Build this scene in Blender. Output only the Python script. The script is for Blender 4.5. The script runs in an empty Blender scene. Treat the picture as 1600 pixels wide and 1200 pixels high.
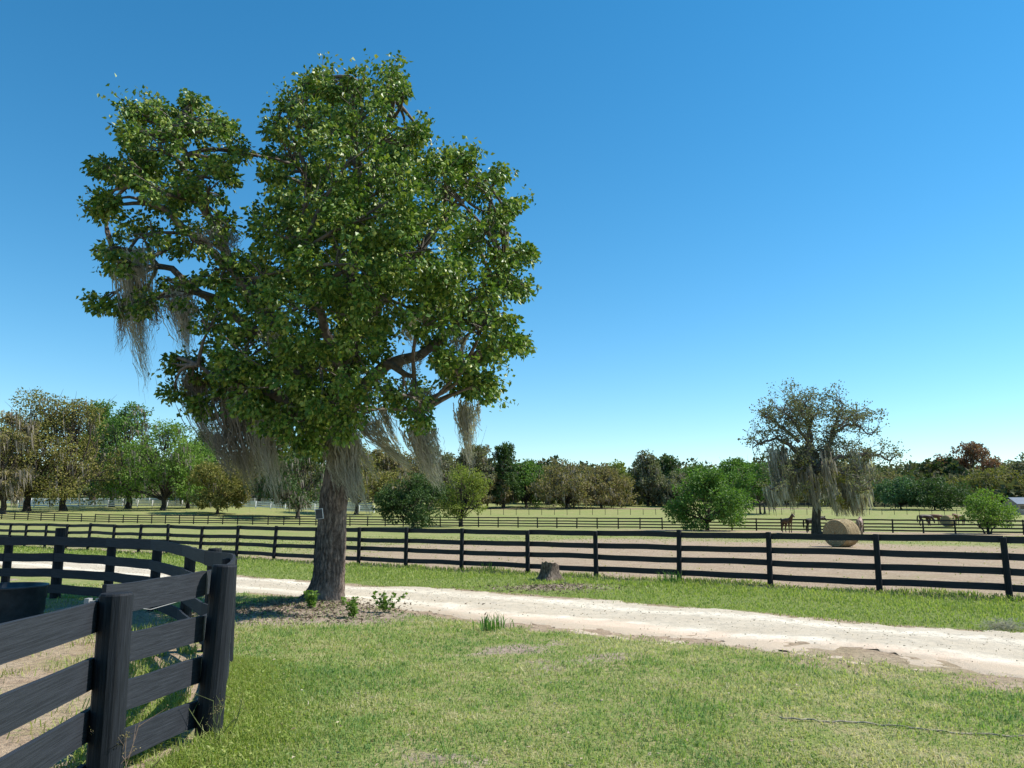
import bpy, math, random
import numpy as np
from mathutils import Vector, noise as mnoise

R = math.radians
random.seed(7)
rng = np.random.default_rng(7)
scene = bpy.context.scene
COL = scene.collection

# ------------------------------------------------------------------ camera
F_PX = 1202.0            # focal length in pixels of a 1600 px wide frame
PITCH = math.atan(205.0 / F_PX)
CAM_H = 1.65
cam_d = bpy.data.cameras.new('camera')
cam_d.sensor_fit = 'HORIZONTAL'
cam_d.sensor_width = 36.0
cam_d.lens = 36.0 * F_PX / 1600.0
cam_d.clip_start = 0.05
cam_d.clip_end = 6000
cam = bpy.data.objects.new('camera', cam_d)
COL.objects.link(cam)
cam.location = (0, 0, CAM_H)
cam.rotation_euler = (math.pi / 2 + PITCH, 0, 0)
scene.camera = cam

# ------------------------------------------------------------------ light
SUN_EL = R(48)
SUN_AZ = R(10)           # from +X towards +Y
sun_vec = Vector((math.cos(SUN_EL) * math.cos(SUN_AZ), math.cos(SUN_EL) * math.sin(SUN_AZ), math.sin(SUN_EL)))
world = bpy.data.worlds.new('World')
scene.world = world
world.use_nodes = True
wn = world.node_tree
bg = wn.nodes['Background']
sky = wn.nodes.new('ShaderNodeTexSky')
sky.sky_type = 'NISHITA'
sky.sun_disc = False
sky.sun_elevation = SUN_EL
sky.sun_rotation = math.atan2(sun_vec.x, sun_vec.y)
sky.altitude = 0
sky.air_density = 1.0
sky.dust_density = 0.0
sky.ozone_density = 3.0
hsv = wn.nodes.new('ShaderNodeHueSaturation')
hsv.inputs['Saturation'].default_value = 1.32
hsv.inputs['Hue'].default_value = 0.488
wn.links.new(sky.outputs[0], hsv.inputs['Color'])
wn.links.new(hsv.outputs[0], bg.inputs[0])
bg.inputs[1].default_value = 0.109
sun_d = bpy.data.lights.new('sun', 'SUN')
sun_d.energy = 4.9
sun_d.angle = R(0.55)
sun_d.color = (1.0, 0.955, 0.88)
sun = bpy.data.objects.new('sun', sun_d)
COL.objects.link(sun)
sun.rotation_euler = (-sun_vec).to_track_quat('-Z', 'Y').to_euler()
scene.view_settings.view_transform = 'Standard'
scene.view_settings.look = 'None'
scene.view_settings.exposure = 0.66
scene.view_settings.gamma = 1.0
scene.view_settings.use_curve_mapping = False
scene.cycles.max_bounces = 6
scene.cycles.transparent_max_bounces = 4
scene.cycles.use_denoising = True

# ------------------------------------------------------------------ terrain and projection
_PY = np.array([-50, 0, 60, 92, 111, 130, 144, 190, 260, 350, 450, 600, 1000, 3000], float)
_PZ = np.array([0, 0, 0.0, 0.2, 0.5, 1.15, 1.55, 3.5, 7.0, 11.3, 13.5, 15.0, 17.0, 20.0], float)


def sstep(a, b, x):
    t = np.clip((x - a) / (b - a), 0, 1)
    return t * t * (3 - 2 * t)


TREE_XY = (-3.62, 14.95)


def H(x, y):
    x = np.asarray(x, float)
    y = np.asarray(y, float)
    z = np.interp(y, _PY, _PZ)
    z = z + sstep(-30, -60, x) * sstep(112, 131, y) * 1.1
    near = 1 - sstep(35, 60, y)
    z = z + near * 0.012 * (np.sin(x * 1.7 + y * .6) + np.sin(y * 2.1 - x * .5 + 1.3))
    d2 = (x - TREE_XY[0]) ** 2 + (y - TREE_XY[1]) ** 2
    z = z + 0.10 * np.exp(-d2 / 1.6)
    return z


def h1(x, y):
    return float(H(x, y))


def ray(u, v):
    dx = (u - 800.0) / F_PX
    dz = -(v - 600.0) / F_PX
    c, s = math.cos(PITCH), math.sin(PITCH)
    return Vector((dx, c - dz * s, s + dz * c))


def pt(u, v, Y):
    r = ray(u, v)
    t = Y / r.y
    return Vector((r.x * t, Y, CAM_H + r.z * t))


def gp(u, v):
    """where the sight line of photo pixel (u, v) meets the terrain"""
    r = ray(u, v)
    y = 1.0
    while y < 1500:
        t = y / r.y
        if CAM_H + r.z * t <= h1(r.x * t, y):
            break
        y *= 1.01
    lo, hi = y / 1.01, y
    for _ in range(20):
        m = (lo + hi) / 2
        t = m / r.y
        if CAM_H + r.z * t <= h1(r.x * t, m):
            hi = m
        else:
            lo = m
    t = hi / r.y
    return Vector((r.x * t, hi, h1(r.x * t, hi)))


def ux(u, Y):
    """world X of photo column u at depth Y near the horizon"""
    return (u - 800.0) / F_PX * Y * math.cos(PITCH) * 1.0146


# ------------------------------------------------------------------ mesh helpers
def mesh_np(name, V, F, mat=None, parent=None, smooth=False, attrs=None, fattrs=None):
    V = np.ascontiguousarray(V, dtype=np.float32)
    F = np.ascontiguousarray(F, dtype=np.int32)
    me = bpy.data.meshes.new(name)
    k = F.shape[1]
    me.vertices.add(len(V))
    me.vertices.foreach_set('co', V.ravel())
    me.loops.add(F.size)
    me.loops.foreach_set('vertex_index', F.ravel())
    me.polygons.add(len(F))
    me.polygons.foreach_set('loop_start', np.arange(len(F), dtype=np.int32) * k)
    me.polygons.foreach_set('loop_total', np.full(len(F), k, dtype=np.int32))
    me.polygons.foreach_set('use_smooth', np.full(len(F), smooth, dtype=bool))
    for an, av in (attrs or {}).items():
        a = me.attributes.new(an, 'FLOAT', 'POINT')
        a.data.foreach_set('value', np.ascontiguousarray(av, dtype=np.float32).ravel())
    for an, av in (fattrs or {}).items():
        a = me.attributes.new(an, 'FLOAT', 'FACE')
        a.data.foreach_set('value', np.ascontiguousarray(av, dtype=np.float32).ravel())
    me.update(calc_edges=True)
    me.validate()
    if mat:
        me.materials.append(mat)
    o = bpy.data.objects.new(name, me)
    COL.objects.link(o)
    if parent:
        o.parent = parent
    return o


class MB:
    """collects vertices and quads/triangles (triangles stored as quads are avoided: everything becomes triangles)"""

    def __init__(self):
        self.V = []
        self.F = []
        self.n = 0

    def add(self, V, F):
        V = np.asarray(V, float)
        F = np.asarray(F, int)
        if F.shape[1] == 4:
            F = np.concatenate([F[:, [0, 1, 2]], F[:, [0, 2, 3]]])
        self.V.append(V)
        self.F.append(F + self.n)
        self.n += len(V)

    def box(self, x0, x1, y0, y1, z0, z1):
        V = [(x, y, z) for z in (z0, z1) for y in (y0, y1) for x in (x0, x1)]
        F = [(0, 2, 3, 1), (4, 5, 7, 6), (0, 1, 5, 4), (2, 6, 7, 3), (0, 4, 6, 2), (1, 3, 7, 5)]
        self.add(V, F)

    def tube(self, pts, rad, seg=8, cap=True, rough=0.0):
        pts = [Vector(p) for p in pts]
        n = len(pts)
        V = []
        a = None
        for i, p in enumerate(pts):
            t = (pts[min(i + 1, n - 1)] - pts[max(i - 1, 0)]).normalized()
            if a is None:
                a = t.orthogonal().normalized()
            else:
                a = (a - t * a.dot(t))
                a = a.normalized() if a.length > 1e-6 else t.orthogonal().normalized()
            b = t.cross(a)
            for k in range(seg):
                th = 2 * math.pi * k / seg
                r = rad[i] * (1 + rough * (random.random() - .5))
                V.append(p + (a * math.cos(th) + b * math.sin(th)) * r)
        F = []
        for i in range(n - 1):
            for k in range(seg):
                k2 = (k + 1) % seg
                F.append((i * seg + k, i * seg + k2, (i + 1) * seg + k2, (i + 1) * seg + k))
        self.add([tuple(v) for v in V], F)
        if cap:
            base = self.n
            self.add([tuple(V[k]) for k in range(seg)] + [tuple(pts[0])], [(k, seg, (k + 1) % seg) for k in range(seg)])
            self.add([tuple(V[(n - 1) * seg + k]) for k in range(seg)] + [tuple(pts[-1])],
                     [(k, (k + 1) % seg, seg) for k in range(seg)])

    def build(self, name, mat=None, parent=None, smooth=False):
        return mesh_np(name, np.concatenate(self.V), np.concatenate(self.F), mat, parent, smooth)


def empty(name, loc, rz=0.0):
    o = bpy.data.objects.new(name, None)
    COL.objects.link(o)
    o.location = loc
    o.rotation_euler = (0, 0, rz)
    o.empty_display_size = 0.2
    return o


def tag(o, label=None, cat=None, group=None, kind=None):
    if label:
        o['label'] = label
    if cat:
        o['category'] = cat
    if group:
        o['group'] = group
    if kind:
        o['kind'] = kind
    return o


# ------------------------------------------------------------------ materials
class NT:
    def __init__(self, name):
        self.m = bpy.data.materials.new(name)
        self.m.use_nodes = True
        self.t = self.m.node_tree
        self.t.nodes.clear()
        self.out = self.t.nodes.new('ShaderNodeOutputMaterial')

    def n(self, typ, props=None, **ins):
        nd = self.t.nodes.new('ShaderNode' + typ)
        for k, v in (props or {}).items():
            setattr(nd, k, v)
        for k, v in ins.items():
            key = k.replace('_', ' ')
            sock = None
            for s in nd.inputs:
                if s.name == key and s.enabled:
                    sock = s
                    break
            if sock is None:
                sock = nd.inputs[int(key[1:])] if key[0] == 'i' and key[1:].isdigit() else nd.inputs[key]
            self.set(sock, v)
        return nd

    def set(self, sock, v):
        if isinstance(v, bpy.types.NodeSocket):
            self.t.links.new(v, sock)
        elif isinstance(v, bpy.types.Node):
            self.t.links.new(v.outputs[0], sock)
        elif isinstance(v, tuple) and sock.type == 'RGBA' and len(v) == 3:
            sock.default_value = (*v, 1)
        else:
            sock.default_value = v

    def mix(self, f, a, b, mode='MIX'):
        nd = self.t.nodes.new('ShaderNodeMix')
        nd.data_type = 'RGBA'
        nd.blend_type = mode
        nd.clamp_factor = True
        self.set(nd.inputs[0], f)
        self.set(nd.inputs[6], a)
        self.set(nd.inputs[7], b)
        return nd.outputs[2]

    def math(self, op, a, b=None, c=None, clamp=False):
        nd = self.t.nodes.new('ShaderNodeMath')
        nd.operation = op
        nd.use_clamp = clamp
        self.set(nd.inputs[0], a)
        if b is not None:
            self.set(nd.inputs[1], b)
        if c is not None:
            self.set(nd.inputs[2], c)
        return nd.outputs[0]

    def rng(self, v, a, b, c=0.0, d=1.0):
        nd = self.t.nodes.new('ShaderNodeMapRange')
        nd.interpolation_type = 'SMOOTHSTEP'
        self.set(nd.inputs[0], v)
        for i, x in enumerate((a, b, c, d)):
            nd.inputs[i + 1].default_value = x
        return nd.outputs[0]

    def noise(self, co, scale, detail=4.0, rough=.55):
        return self.n('TexNoise', Vector=co, Scale=scale, Detail=detail, Roughness=rough).outputs[0]

    def attr(self, name):
        return self.n('Attribute', {'attribute_name': name}).outputs['Fac']

    def bump(self, h, strength=.5, dist=.02):
        return self.n('Bump', Strength=strength, Distance=dist, Height=h).outputs[0]

    def principled(self, col, rough=.8, normal=None, spec=.3, **kw):
        p = self.n('BsdfPrincipled', **kw)
        self.set(p.inputs['Base Color'], col)
        self.set(p.inputs['Roughness'], rough)
        p.inputs['Specular IOR Level'].default_value = spec
        if normal is not None:
            self.set(p.inputs['Normal'], normal)
        return p

    def finish(self, sh):
        self.set(self.out.inputs[0], sh if isinstance(sh, bpy.types.NodeSocket) else sh.outputs[0])
        return self.m

    def co(self):
        return self.n('TexCoord').outputs['Object']

    def scale_co(self, co, sx, sy, sz):
        nd = self.n('Mapping', Vector=co)
        nd.inputs['Scale'].default_value = (sx, sy, sz)
        return nd.outputs[0]


def leaf_mat(name, cols, transl=.3, rough=.5, spec=.35, patch=0.0):
    m = NT(name)
    rp = m.n('NewGeometry').outputs['Random Per Island']
    if patch:
        co = m.co()
        pn = m.math('ADD', m.math('SUBTRACT', m.noise(co, patch, 4), .5), m.math('MULTIPLY', m.math('SUBTRACT', m.noise(co, patch * 5, 3), .5), .6))
        rp = m.math('ADD', m.math('MULTIPLY', rp, .62), m.math('ADD', m.math('MULTIPLY', pn, 2.3), m.rng(m.n('SeparateXYZ', Vector=co).outputs[0], -2.5, 7.0, .12, .38)), clamp=True)
    cr = m.n('ValToRGB', Fac=rp)
    e = cr.color_ramp.elements
    e[0].position = 0
    e[0].color = (*cols[0], 1)
    e[1].position = 1
    e[1].color = (*cols[-1], 1)
    for i, c in enumerate(cols[1:-1]):
        q = e.new((i + 1) / (len(cols) - 1))
        q.color = (*c, 1)
    p = m.principled(cr.outputs[0], rough, spec=spec)
    tr = m.n('BsdfTranslucent')
    tc = m.mix(1.0, cr.outputs[0], (1.15, 1.3, .6), 'MULTIPLY')
    m.set(tr.inputs[0], tc)
    mx = m.n('MixShader')
    mx.inputs[0].default_value = transl
    m.set(mx.inputs[1], p.outputs[0])
    m.set(mx.inputs[2], tr.outputs[0])
    return m.finish(mx)


def plain_mat(name, col, rough=.8, var=.25, scale=6.0, bump=.3, spec=.3, col2=None, stretch=(1, 1, 1), metallic=0.0):
    m = NT(name)
    co = m.scale_co(m.co(), *stretch)
    nz = m.noise(co, scale, 6)
    c2 = col2 or tuple(c * (1 - var * 1.6) for c in col)
    c = m.mix(m.rng(nz, .3, .7), col, c2)
    nz2 = m.noise(co, scale * 6, 4)
    p = m.principled(c, rough, m.bump(nz2, bump, .01), spec)
    p.inputs['Metallic'].default_value = metallic
    return m.finish(p)


def bark_mat(name, dark, light, sc=7.0):
    m = NT(name)
    co = m.scale_co(m.co(), 1, 1, .16)
    warp = m.n('TexNoise', Vector=m.co(), Scale=3.0, Detail=3.0).outputs['Color']
    wco = m.n('VectorMath', {'operation': 'MULTIPLY_ADD'}, i0=warp)
    wco.inputs[1].default_value = (.12, .12, .12)
    m.set(wco.inputs[2], co)
    v = m.n('TexVoronoi', {'feature': 'DISTANCE_TO_EDGE'}, Vector=wco.outputs[0], Scale=sc).outputs[0]
    nz = m.noise(m.scale_co(m.co(), 1, 1, .4), sc * 2.2, 8, .7)
    big = m.noise(m.co(), 1.6, 4)
    f = m.math('MULTIPLY', m.rng(v, 0, .3, .35, 1), m.rng(nz, .3, .68))
    c = m.mix(f, dark, light)
    c = m.mix(m.rng(big, .52, .72, 0, .6), c, tuple(x * 1.3 for x in light))
    hh = m.math('ADD', m.math('MULTIPLY', v, .9), nz)
    return m.finish(m.principled(c, .92, m.bump(hh, 1.0, .035), .12))


def board_mat():
    m = NT('black_stained_board')
    co = m.co()
    st = m.scale_co(co, 2.2, 55, 55)
    g = m.noise(st, 2.4, 8, .7)
    w = m.noise(m.scale_co(co, 2.5, 9, 9), 2.2, 6, .7)
    c = m.mix(m.rng(g, .3, .75), (.013, .015, .019), (.036, .041, .051))
    c = m.mix(m.rng(w, .60, .78, 0, .55), c, (.050, .055, .063))
    return m.finish(m.principled(c, .68, m.bump(g, .55, .004), .22))


def post_mat():
    m = NT('black_stained_post')
    co = m.co()
    st = m.scale_co(co, 45, 45, 2.0)
    g = m.noise(st, 2.2, 8, .7)
    c = m.mix(m.rng(g, .3, .75), (.008, .0095, .012), (.024, .028, .035))
    cr = m.n('TexVoronoi', {'feature': 'DISTANCE_TO_EDGE'}, Vector=m.scale_co(co, 5, 5, .25), Scale=2.0).outputs[0]
    c = m.mix(m.rng(cr, 0, .03, .7, 0), c, (.003, .003, .003))
    return m.finish(m.principled(c, .68, m.bump(g, .6, .006), .16))


def ground_mat():
    m = NT('ground_soil_grass')
    co = m.co()
    sand, dirt, lush, far = m.attr('sand'), m.attr('dirt'), m.attr('lush'), m.attr('pasture')
    n1 = m.noise(co, .35, 5)
    n2 = m.noise(co, 2.2, 6, .6)
    n3 = m.noise(co, 14.0, 6, .65)
    n4 = m.noise(co, 70.0, 3, .6)
    # turf soil seen between the blades
    turf = m.mix(m.rng(n2, .35, .65), (.22, .25, .075), (.34, .29, .15))
    turf = m.mix(m.rng(n3, .4, .7), turf, (.18, .24, .06))
    lushc = m.mix(m.rng(n3, .3, .7), (.13, .19, .04), (.22, .24, .08))
    turf = m.mix(lush, turf, lushc)
    past = m.mix(m.rng(n1, .35, .65), (.21, .245, .075), (.27, .255, .105))
    past = m.mix(m.rng(n2, .5, .75), past, (.16, .21, .05))
    past = m.mix(m.rng(n3, .5, .8, 0, .6), past, (.30, .26, .15))
    turf = m.mix(far, turf, past)
    dirtc = m.mix(m.rng(n3, .3, .7), (.25, .185, .135), (.42, .34, .265))
    dirtc = m.mix(m.rng(n2, .5, .75, 0, .7), dirtc, (.13, .105, .075))
    sandc = m.mix(m.rng(n2, .3, .7), (.34, .245, .165), (.43, .335, .235))
    sandc = m.mix(m.rng(n3, .46, .68, 0, .85), sandc, (.17, .12, .09))
    sandc = m.mix(m.rng(n1, .5, .75, 0, .6), sandc, (.30, .26, .13))
    edge = m.math('ADD', m.math('MULTIPLY', m.math('SUBTRACT', n2, .5), .9), m.math('MULTIPLY', m.math('SUBTRACT', n3, .5), .8))
    fd = m.rng(m.math('ADD', dirt, edge), .35, .65)
    fs = m.rng(m.math('ADD', sand, edge), .35, .65)
    c = m.mix(fd, turf, dirtc)
    c = m.mix(fs, c, sandc)
    c = m.mix(m.rng(n4, .45, .75, 0, .35), c, (.10, .085, .05))
    hh = m.math('ADD', n3, m.math('MULTIPLY', n4, .4))
    return m.finish(m.principled(c, .95, m.bump(hh, .8, .05), .1))


def drive_mat():
    m = NT('crushed_limestone')
    co = m.co()
    pink = m.attr('pink')
    n2 = m.noise(co, 1.6, 5, .6)
    n3 = m.noise(co, 16.0, 6, .7)
    n4 = m.noise(co, 90.0, 3, .6)
    tr = m.noise(m.scale_co(co, .5, 1.6, 1), 1.3, 4)
    c = m.mix(m.rng(n2, .3, .7), (.80, .725, .59), (.66, .58, .455))
    pk = m.mix(m.rng(n3, .3, .7), (.66, .49, .36), (.74, .59, .45))
    c = m.mix(m.rng(m.math('ADD', pink, m.math('SUBTRACT', n2, .5)), .3, .7), c, pk)
    acr = m.attr('across')
    wob = m.math('ADD', acr, m.math('MULTIPLY', m.math('SUBTRACT', n2, .5), .22))
    rut = m.math('SINE', m.math('MULTIPLY', m.math('SUBTRACT', wob, .13), 12.57))
    c = m.mix(m.rng(m.math('ADD', rut, m.math('MULTIPLY', m.math('SUBTRACT', n3, .5), 2.2)), .0, 1.1, .62, 0), c, (.44, .365, .265))
    c = m.mix(m.rng(n3, .50, .68, 0, .6), c, (.40, .34, .26))
    n5 = m.noise(co, 45.0, 4, .7)
    n6 = m.noise(m.scale_co(co, 1, .7, 1), 7.5, 5, .75)
    band = m.math('MULTIPLY', m.rng(n6, .50, .58), m.rng(m.math('ABSOLUTE', m.math('SUBTRACT', wob, .62)), .1, .45, .75, .15))
    c = m.mix(band, c, (.42, .37, .295))
    c = m.mix(m.rng(n5, .54, .70, 0, .55), c, (.34, .29, .22))
    c = m.mix(m.rng(tr, .58, .75, 0, .45), c, (.42, .36, .27))
    c = m.mix(m.rng(n4, .55, .8, 0, .4), c, (.35, .30, .24))
    return m.finish(m.principled(c, .95, m.bump(m.math('ADD', n3, n4), .6, .03), .1))


def hay_mat():
    m = NT('round_hay_bale')
    co = m.co()
    sp = m.n('SeparateXYZ', Vector=co)
    rr = m.math('SQRT', m.math('ADD', m.math('POWER', sp.outputs[0], 2.0), m.math('POWER', sp.outputs[2], 2.0)))
    ang = m.math('ARCTAN2', sp.outputs[0], sp.outputs[2])
    spiral = m.math('SINE', m.math('ADD', m.math('MULTIPLY', rr, 75.0), ang))
    n = m.noise(co, 22.0, 6, .7)
    n2 = m.noise(m.scale_co(co, 3, .6, 3), 4.0, 5)
    c = m.mix(m.rng(n, .3, .7), (.36, .28, .155), (.20, .145, .08))
    c = m.mix(m.rng(spiral, .2, 1.0, 0, .35), c, (.17, .12, .065))
    c = m.mix(m.rng(n2, .55, .75, 0, .7), c, (.62, .54, .37))
    hh = m.math('ADD', n, m.math('MULTIPLY', spiral, .3))
    return m.finish(m.principled(c, .9, m.bump(hh, .9, .04), .15))


M = {}
M['ground'] = ground_mat()
M['drive'] = drive_mat()
M['board'] = board_mat()
M['post'] = post_mat()
M['bark'] = bark_mat('furrowed_bark', (.045, .034, .028), (.30, .235, .19), 13.0)
M['bark_far'] = bark_mat('oak_bark', (.03, .025, .02), (.11, .09, .075), 4.0)
M['twig'] = plain_mat('grey_branch_bark', (.17, .145, .12), .9, .4, 9)
M['hero_leaf'] = leaf_mat('glossy_leaf', [(.035, .08, .014), (.065, .13, .02), (.11, .195, .028), (.19, .27, .045), (.32, .34, .08)], .22, .45, .28)
M['moss'] = leaf_mat('spanish_moss', [(.28, .26, .23), (.37, .345, .31), (.50, .465, .425), (.24, .225, .195)], .32, .95, .05)
M['moss_dark'] = leaf_mat('dark_brown_moss', [(.17, .145, .12), (.25, .215, .18), (.31, .27, .23)], .25, .95, .05)  # darker, browner of the two moss tones
M['hay'] = hay_mat()
M['white_paint'] = plain_mat('white_paint', (.78, .79, .80), .5, .1, 3)
M['black_rubber'] = plain_mat('black_rubber_tub', (.018, .02, .024), .45, .3, 5, .25, .5, col2=(.05, .055, .06))
M['metal'] = plain_mat('dull_metal', (.35, .35, .34), .5, .2, 9, .1, .5)
M['blades'] = leaf_mat('lawn_blades', [(.14, .24, .075), (.19, .29, .085), (.25, .33, .10), (.32, .36, .13), (.44, .41, .21), (.56, .49, .32)], .42, .6, .2, patch=.55)
M['blades_lush'] = leaf_mat('verge_blades', [(.17, .24, .05), (.23, .30, .06), (.29, .35, .08), (.40, .39, .15)], .4, .5, .25)
M['blades_dry'] = leaf_mat('dry_blades', [(.48, .40, .24), (.38, .33, .17), (.26, .31, .08), (.30, .34, .10)], .3, .7, .15)

# ------------------------------------------------------------------ driveway outline, fence line, pen outline
FAR_PX = [(-420, 838), (-250, 846), (-100, 858), (50, 869), (160, 878), (240, 886), (375, 900), (482, 908), (539, 913), (625, 917), (737, 923),
          (839, 931), (1000, 944), (1150, 955), (1262, 965), (1412, 979), (1600, 990), (1900, 1010), (2400, 1045)]
NEAR_PX = [(-420, 852), (-250, 862), (-100, 876), (50, 889), (160, 900), (240, 908), (400, 927), (539, 939), (587, 945), (662, 959), (749, 972), (797, 978),
           (1000, 998), (1187, 1014), (1400, 1036), (1600, 1058), (1900, 1092), (2400, 1150)]
far_w = np.array([gp(*p)[:2] for p in FAR_PX])
near_w = np.array([gp(*p)[:2] for p in NEAR_PX])


def y_far(x):
    return np.interp(x, far_w[:, 0], far_w[:, 1])


def y_near(x):
    return np.interp(x, near_w[:, 0], near_w[:, 1])


FA = gp(1553, 934)
FB = gp(379, 872)
F1_SLOPE = (FB.y - FA.y) / (FB.x - FA.x)


def y_f1(x):
    return FA.y + F1_SLOPE * (x - FA.x)


# curved pen fence (plan positions of the posts, from the near end round to the far left)
PEN = [(-1.95, 1.0), (-2.17, 2.75), (-2.45, 4.95), (-2.25, 6.05), (-3.78, 10.0), (-5.0, 12.2), (-6.3, 13.95), (-7.75, 15.2), (-9.15, 15.9), (-10.5, 16.4), (-12.6, 17.0), (-15.0, 17.6), (-18.0, 18.2)]
_pen = np.array(PEN)


def in_pen(x, y):
    """left of / inside the curved fence"""
    x = np.asarray(x, float)
    y = np.asarray(y, float)
    xb = np.interp(y, _pen[:, 1], _pen[:, 0])
    return (x < xb) & (y < 18.3)


def fbm(x, y, s, seed=0.0):
    x = np.asarray(x, float)
    y = np.asarray(y, float)
    z = 0
    a = 1.0
    for i in range(4):
        k = s * 2 ** i
        z = z + a * (np.sin(x * k * 1.13 + 1.7 * np.sin(y * k * .83 + seed + i)) * np.cos(y * k * .97 + 1.4 * np.sin(x * k * .71 + seed * 2 + i * 3)))
        a *= .55
    return z / 2.0


def masks(x, y):
    x = np.asarray(x, float)
    y = np.asarray(y, float)
    yn, yf, f1 = y_near(x), y_far(x), y_f1(x)
    dd = np.maximum(yn - y, y - yf)                    # >0 outside the drive
    drive = 1 - sstep(-.2, .7, dd)
    pad = sstep(-.2, .3, y - f1)
    blob = np.exp(-(((x - 9) / 17) ** 2 + ((y - 34) / 17) ** 2)) * 1.25
    strip = (1 - sstep(.3, 2.4, np.abs(y - f1 - .5)))
    fence2 = np.exp(-((y - (88 - .52 * x)) / 7) ** 2) * sstep(-10, 25, x) * .8
    track = np.exp(-((y - 183) / 5) ** 2) * sstep(-40, -10, x) * (1 - sstep(60, 90, x))
    sand = np.maximum.reduce([drive * .8, pad * np.clip(blob + .12 + .25 * fbm(x, y, .22), 0, 1) * (1 - sstep(60, 75, y)), strip * .75, fence2, track])
    pen = in_pen(x, y).astype(float)
    sand = np.maximum(sand, pen * np.clip(.85 + .45 * fbm(x, y, .9, 2.), 0, 1))
    # extra sandy wash on the near side of the drive towards the right
    wash = sstep(1.5, 4.5, x) * (1 - sstep(.2, 2.4, yn - y)) * (y < yn)
    sand = np.maximum(sand, wash * np.clip(.52 + .6 * fbm(x, y, 1.1, 5.), 0, 1))
    tx, ty = TREE_XY
    bare = np.exp(-(((x - tx - .1) / 2.0) ** 2 + ((y - ty + 1.5) / 1.45) ** 2)) * 1.3
    stump = np.exp(-(((x - 1.0) / 1.6) ** 2 + ((y - 18.4) / 1.0) ** 2)) * .8
    lawn_bare = np.clip(fbm(x, y, .75, 9.) * 1.6 - .35, 0, .9)
    lawn_bare = lawn_bare + .35 * sstep(0, 7, x) * np.clip(fbm(x, y, .8, 3.) + .3, 0, 1) * (y < yn)
    dirt = np.maximum.reduce([bare, stump, np.where(y < yn, lawn_bare, 0) * (1 - pad)])
    lush = np.where((y > yf) & (y < f1), 1.0, 0.0) * (1 - sstep(30, 60, y))
    lush = np.maximum(lush, np.exp(-((x + 1.9) / .55) ** 2) * (y < 9) * (1 - pen))
    return dict(sand=sand, dirt=dirt, lush=lush, pasture=pad)


# ------------------------------------------------------------------ ground
def graded(dense0, dense1, step, lim0, lim1, grow=1.14):
    a = list(np.arange(dense0, dense1 + 1e-6, step))
    s = step
    while a[-1] < lim1:
        s *= grow
        a.append(a[-1] + s)
    s = step
    b = []
    p = dense0
    while p > lim0:
        s *= grow
        p -= s
        b.append(p)
    return np.array(b[::-1] + a)


gx = graded(-14, 14, .16, -2500, 2500, 1.10)
gy = graded(1.0, 26, .16, -60, 3500, 1.06)
GX, GY = np.meshgrid(gx, gy)
GZ = H(GX, GY)
nx, ny = len(gx), len(gy)
idx = np.arange(nx * ny).reshape(ny, nx)
quads = np.stack([idx[:-1, :-1], idx[:-1, 1:], idx[1:, 1:], idx[1:, :-1]], -1).reshape(-1, 4)
mk = masks(GX.ravel(), GY.ravel())
ground = mesh_np('ground', np.stack([GX, GY, GZ], -1).reshape(-1, 3), quads, M['ground'], None, True, mk)
tag(ground, 'patchy green lawn and pasture ground', kind='structure')

# driveway: ragged sheet just above the ground
dx = np.arange(-36, 19, .11)
nt = 72
tt = np.linspace(-.55, 1.2, nt)
DX, TT = np.meshgrid(dx, tt)
YN, YF = y_near(DX), y_far(DX)
DY = YN + (YF - YN) * TT
crown = .012
edge = np.minimum((DY - YN), (YF - DY))
amp = .55 + .75 * sstep(-1, 5, DX) * (TT < .5)
kv = edge + amp * (.8 * fbm(DX, DY, 1.3, 1.) + .55 * fbm(DX, DY, 4.3, 4.) + .3 * fbm(DX, DY, 13., 6.))
keep = kv > -.05
DZ = H(DX, DY) - .012 + .030 * sstep(-.02, .35, kv)
ii = np.arange(DX.size).reshape(DX.shape)
fq = np.stack([ii[:-1, :-1], ii[:-1, 1:], ii[1:, 1:], ii[1:, :-1]], -1).reshape(-1, 4)
kf = keep.ravel()[fq].sum(1) >= 3
fq = fq[kf]
used = np.unique(fq)
remap = np.full(DX.size, -1)
remap[used] = np.arange(len(used))
pink = (1 - sstep(.0, .55, TT)) * sstep(-4, 1, DX) + .25 * fbm(DX, DY, .7, 2.)
dv = np.stack([DX, DY, DZ], -1).reshape(-1, 3)
dv[:, 2] += .004 * fbm(dv[:, 0], dv[:, 1], 9.)
drive = mesh_np('driveway', dv[used], remap[fq], M['drive'], None, True, {'pink': pink.ravel()[used], 'across': TT.ravel()[used]})
tag(drive, 'pale crushed limestone driveway', kind='structure')


# ------------------------------------------------------------------ leaf / blade generators
def unit(v):
    return v / np.maximum(np.linalg.norm(v, axis=-1, keepdims=True), 1e-9)


def leaf_faces(P, D, L, W, fold=.18):
    """rhombic folded leaves: base P, direction D (unit), length L, width W"""
    n = len(P)
    rnd = unit(rng.normal(size=(n, 3)))
    side = unit(np.cross(D, rnd))
    nor = np.cross(side, D)
    L = np.broadcast_to(L, n)[:, None]
    W = np.broadcast_to(W, n)[:, None]
    a = P
    b = P + D * L * .42 + side * W * .5 + nor * W * fold
    c = P + D * L
    d = P + D * L * .42 - side * W * .5 + nor * W * fold
    V = np.stack([a, b, c, d], 1).reshape(-1, 3)
    i = np.arange(n)[:, None] * 4
    F = np.concatenate([i + np.array([[0, 1, 2]]), i + np.array([[0, 2, 3]])])
    return V, F


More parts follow.
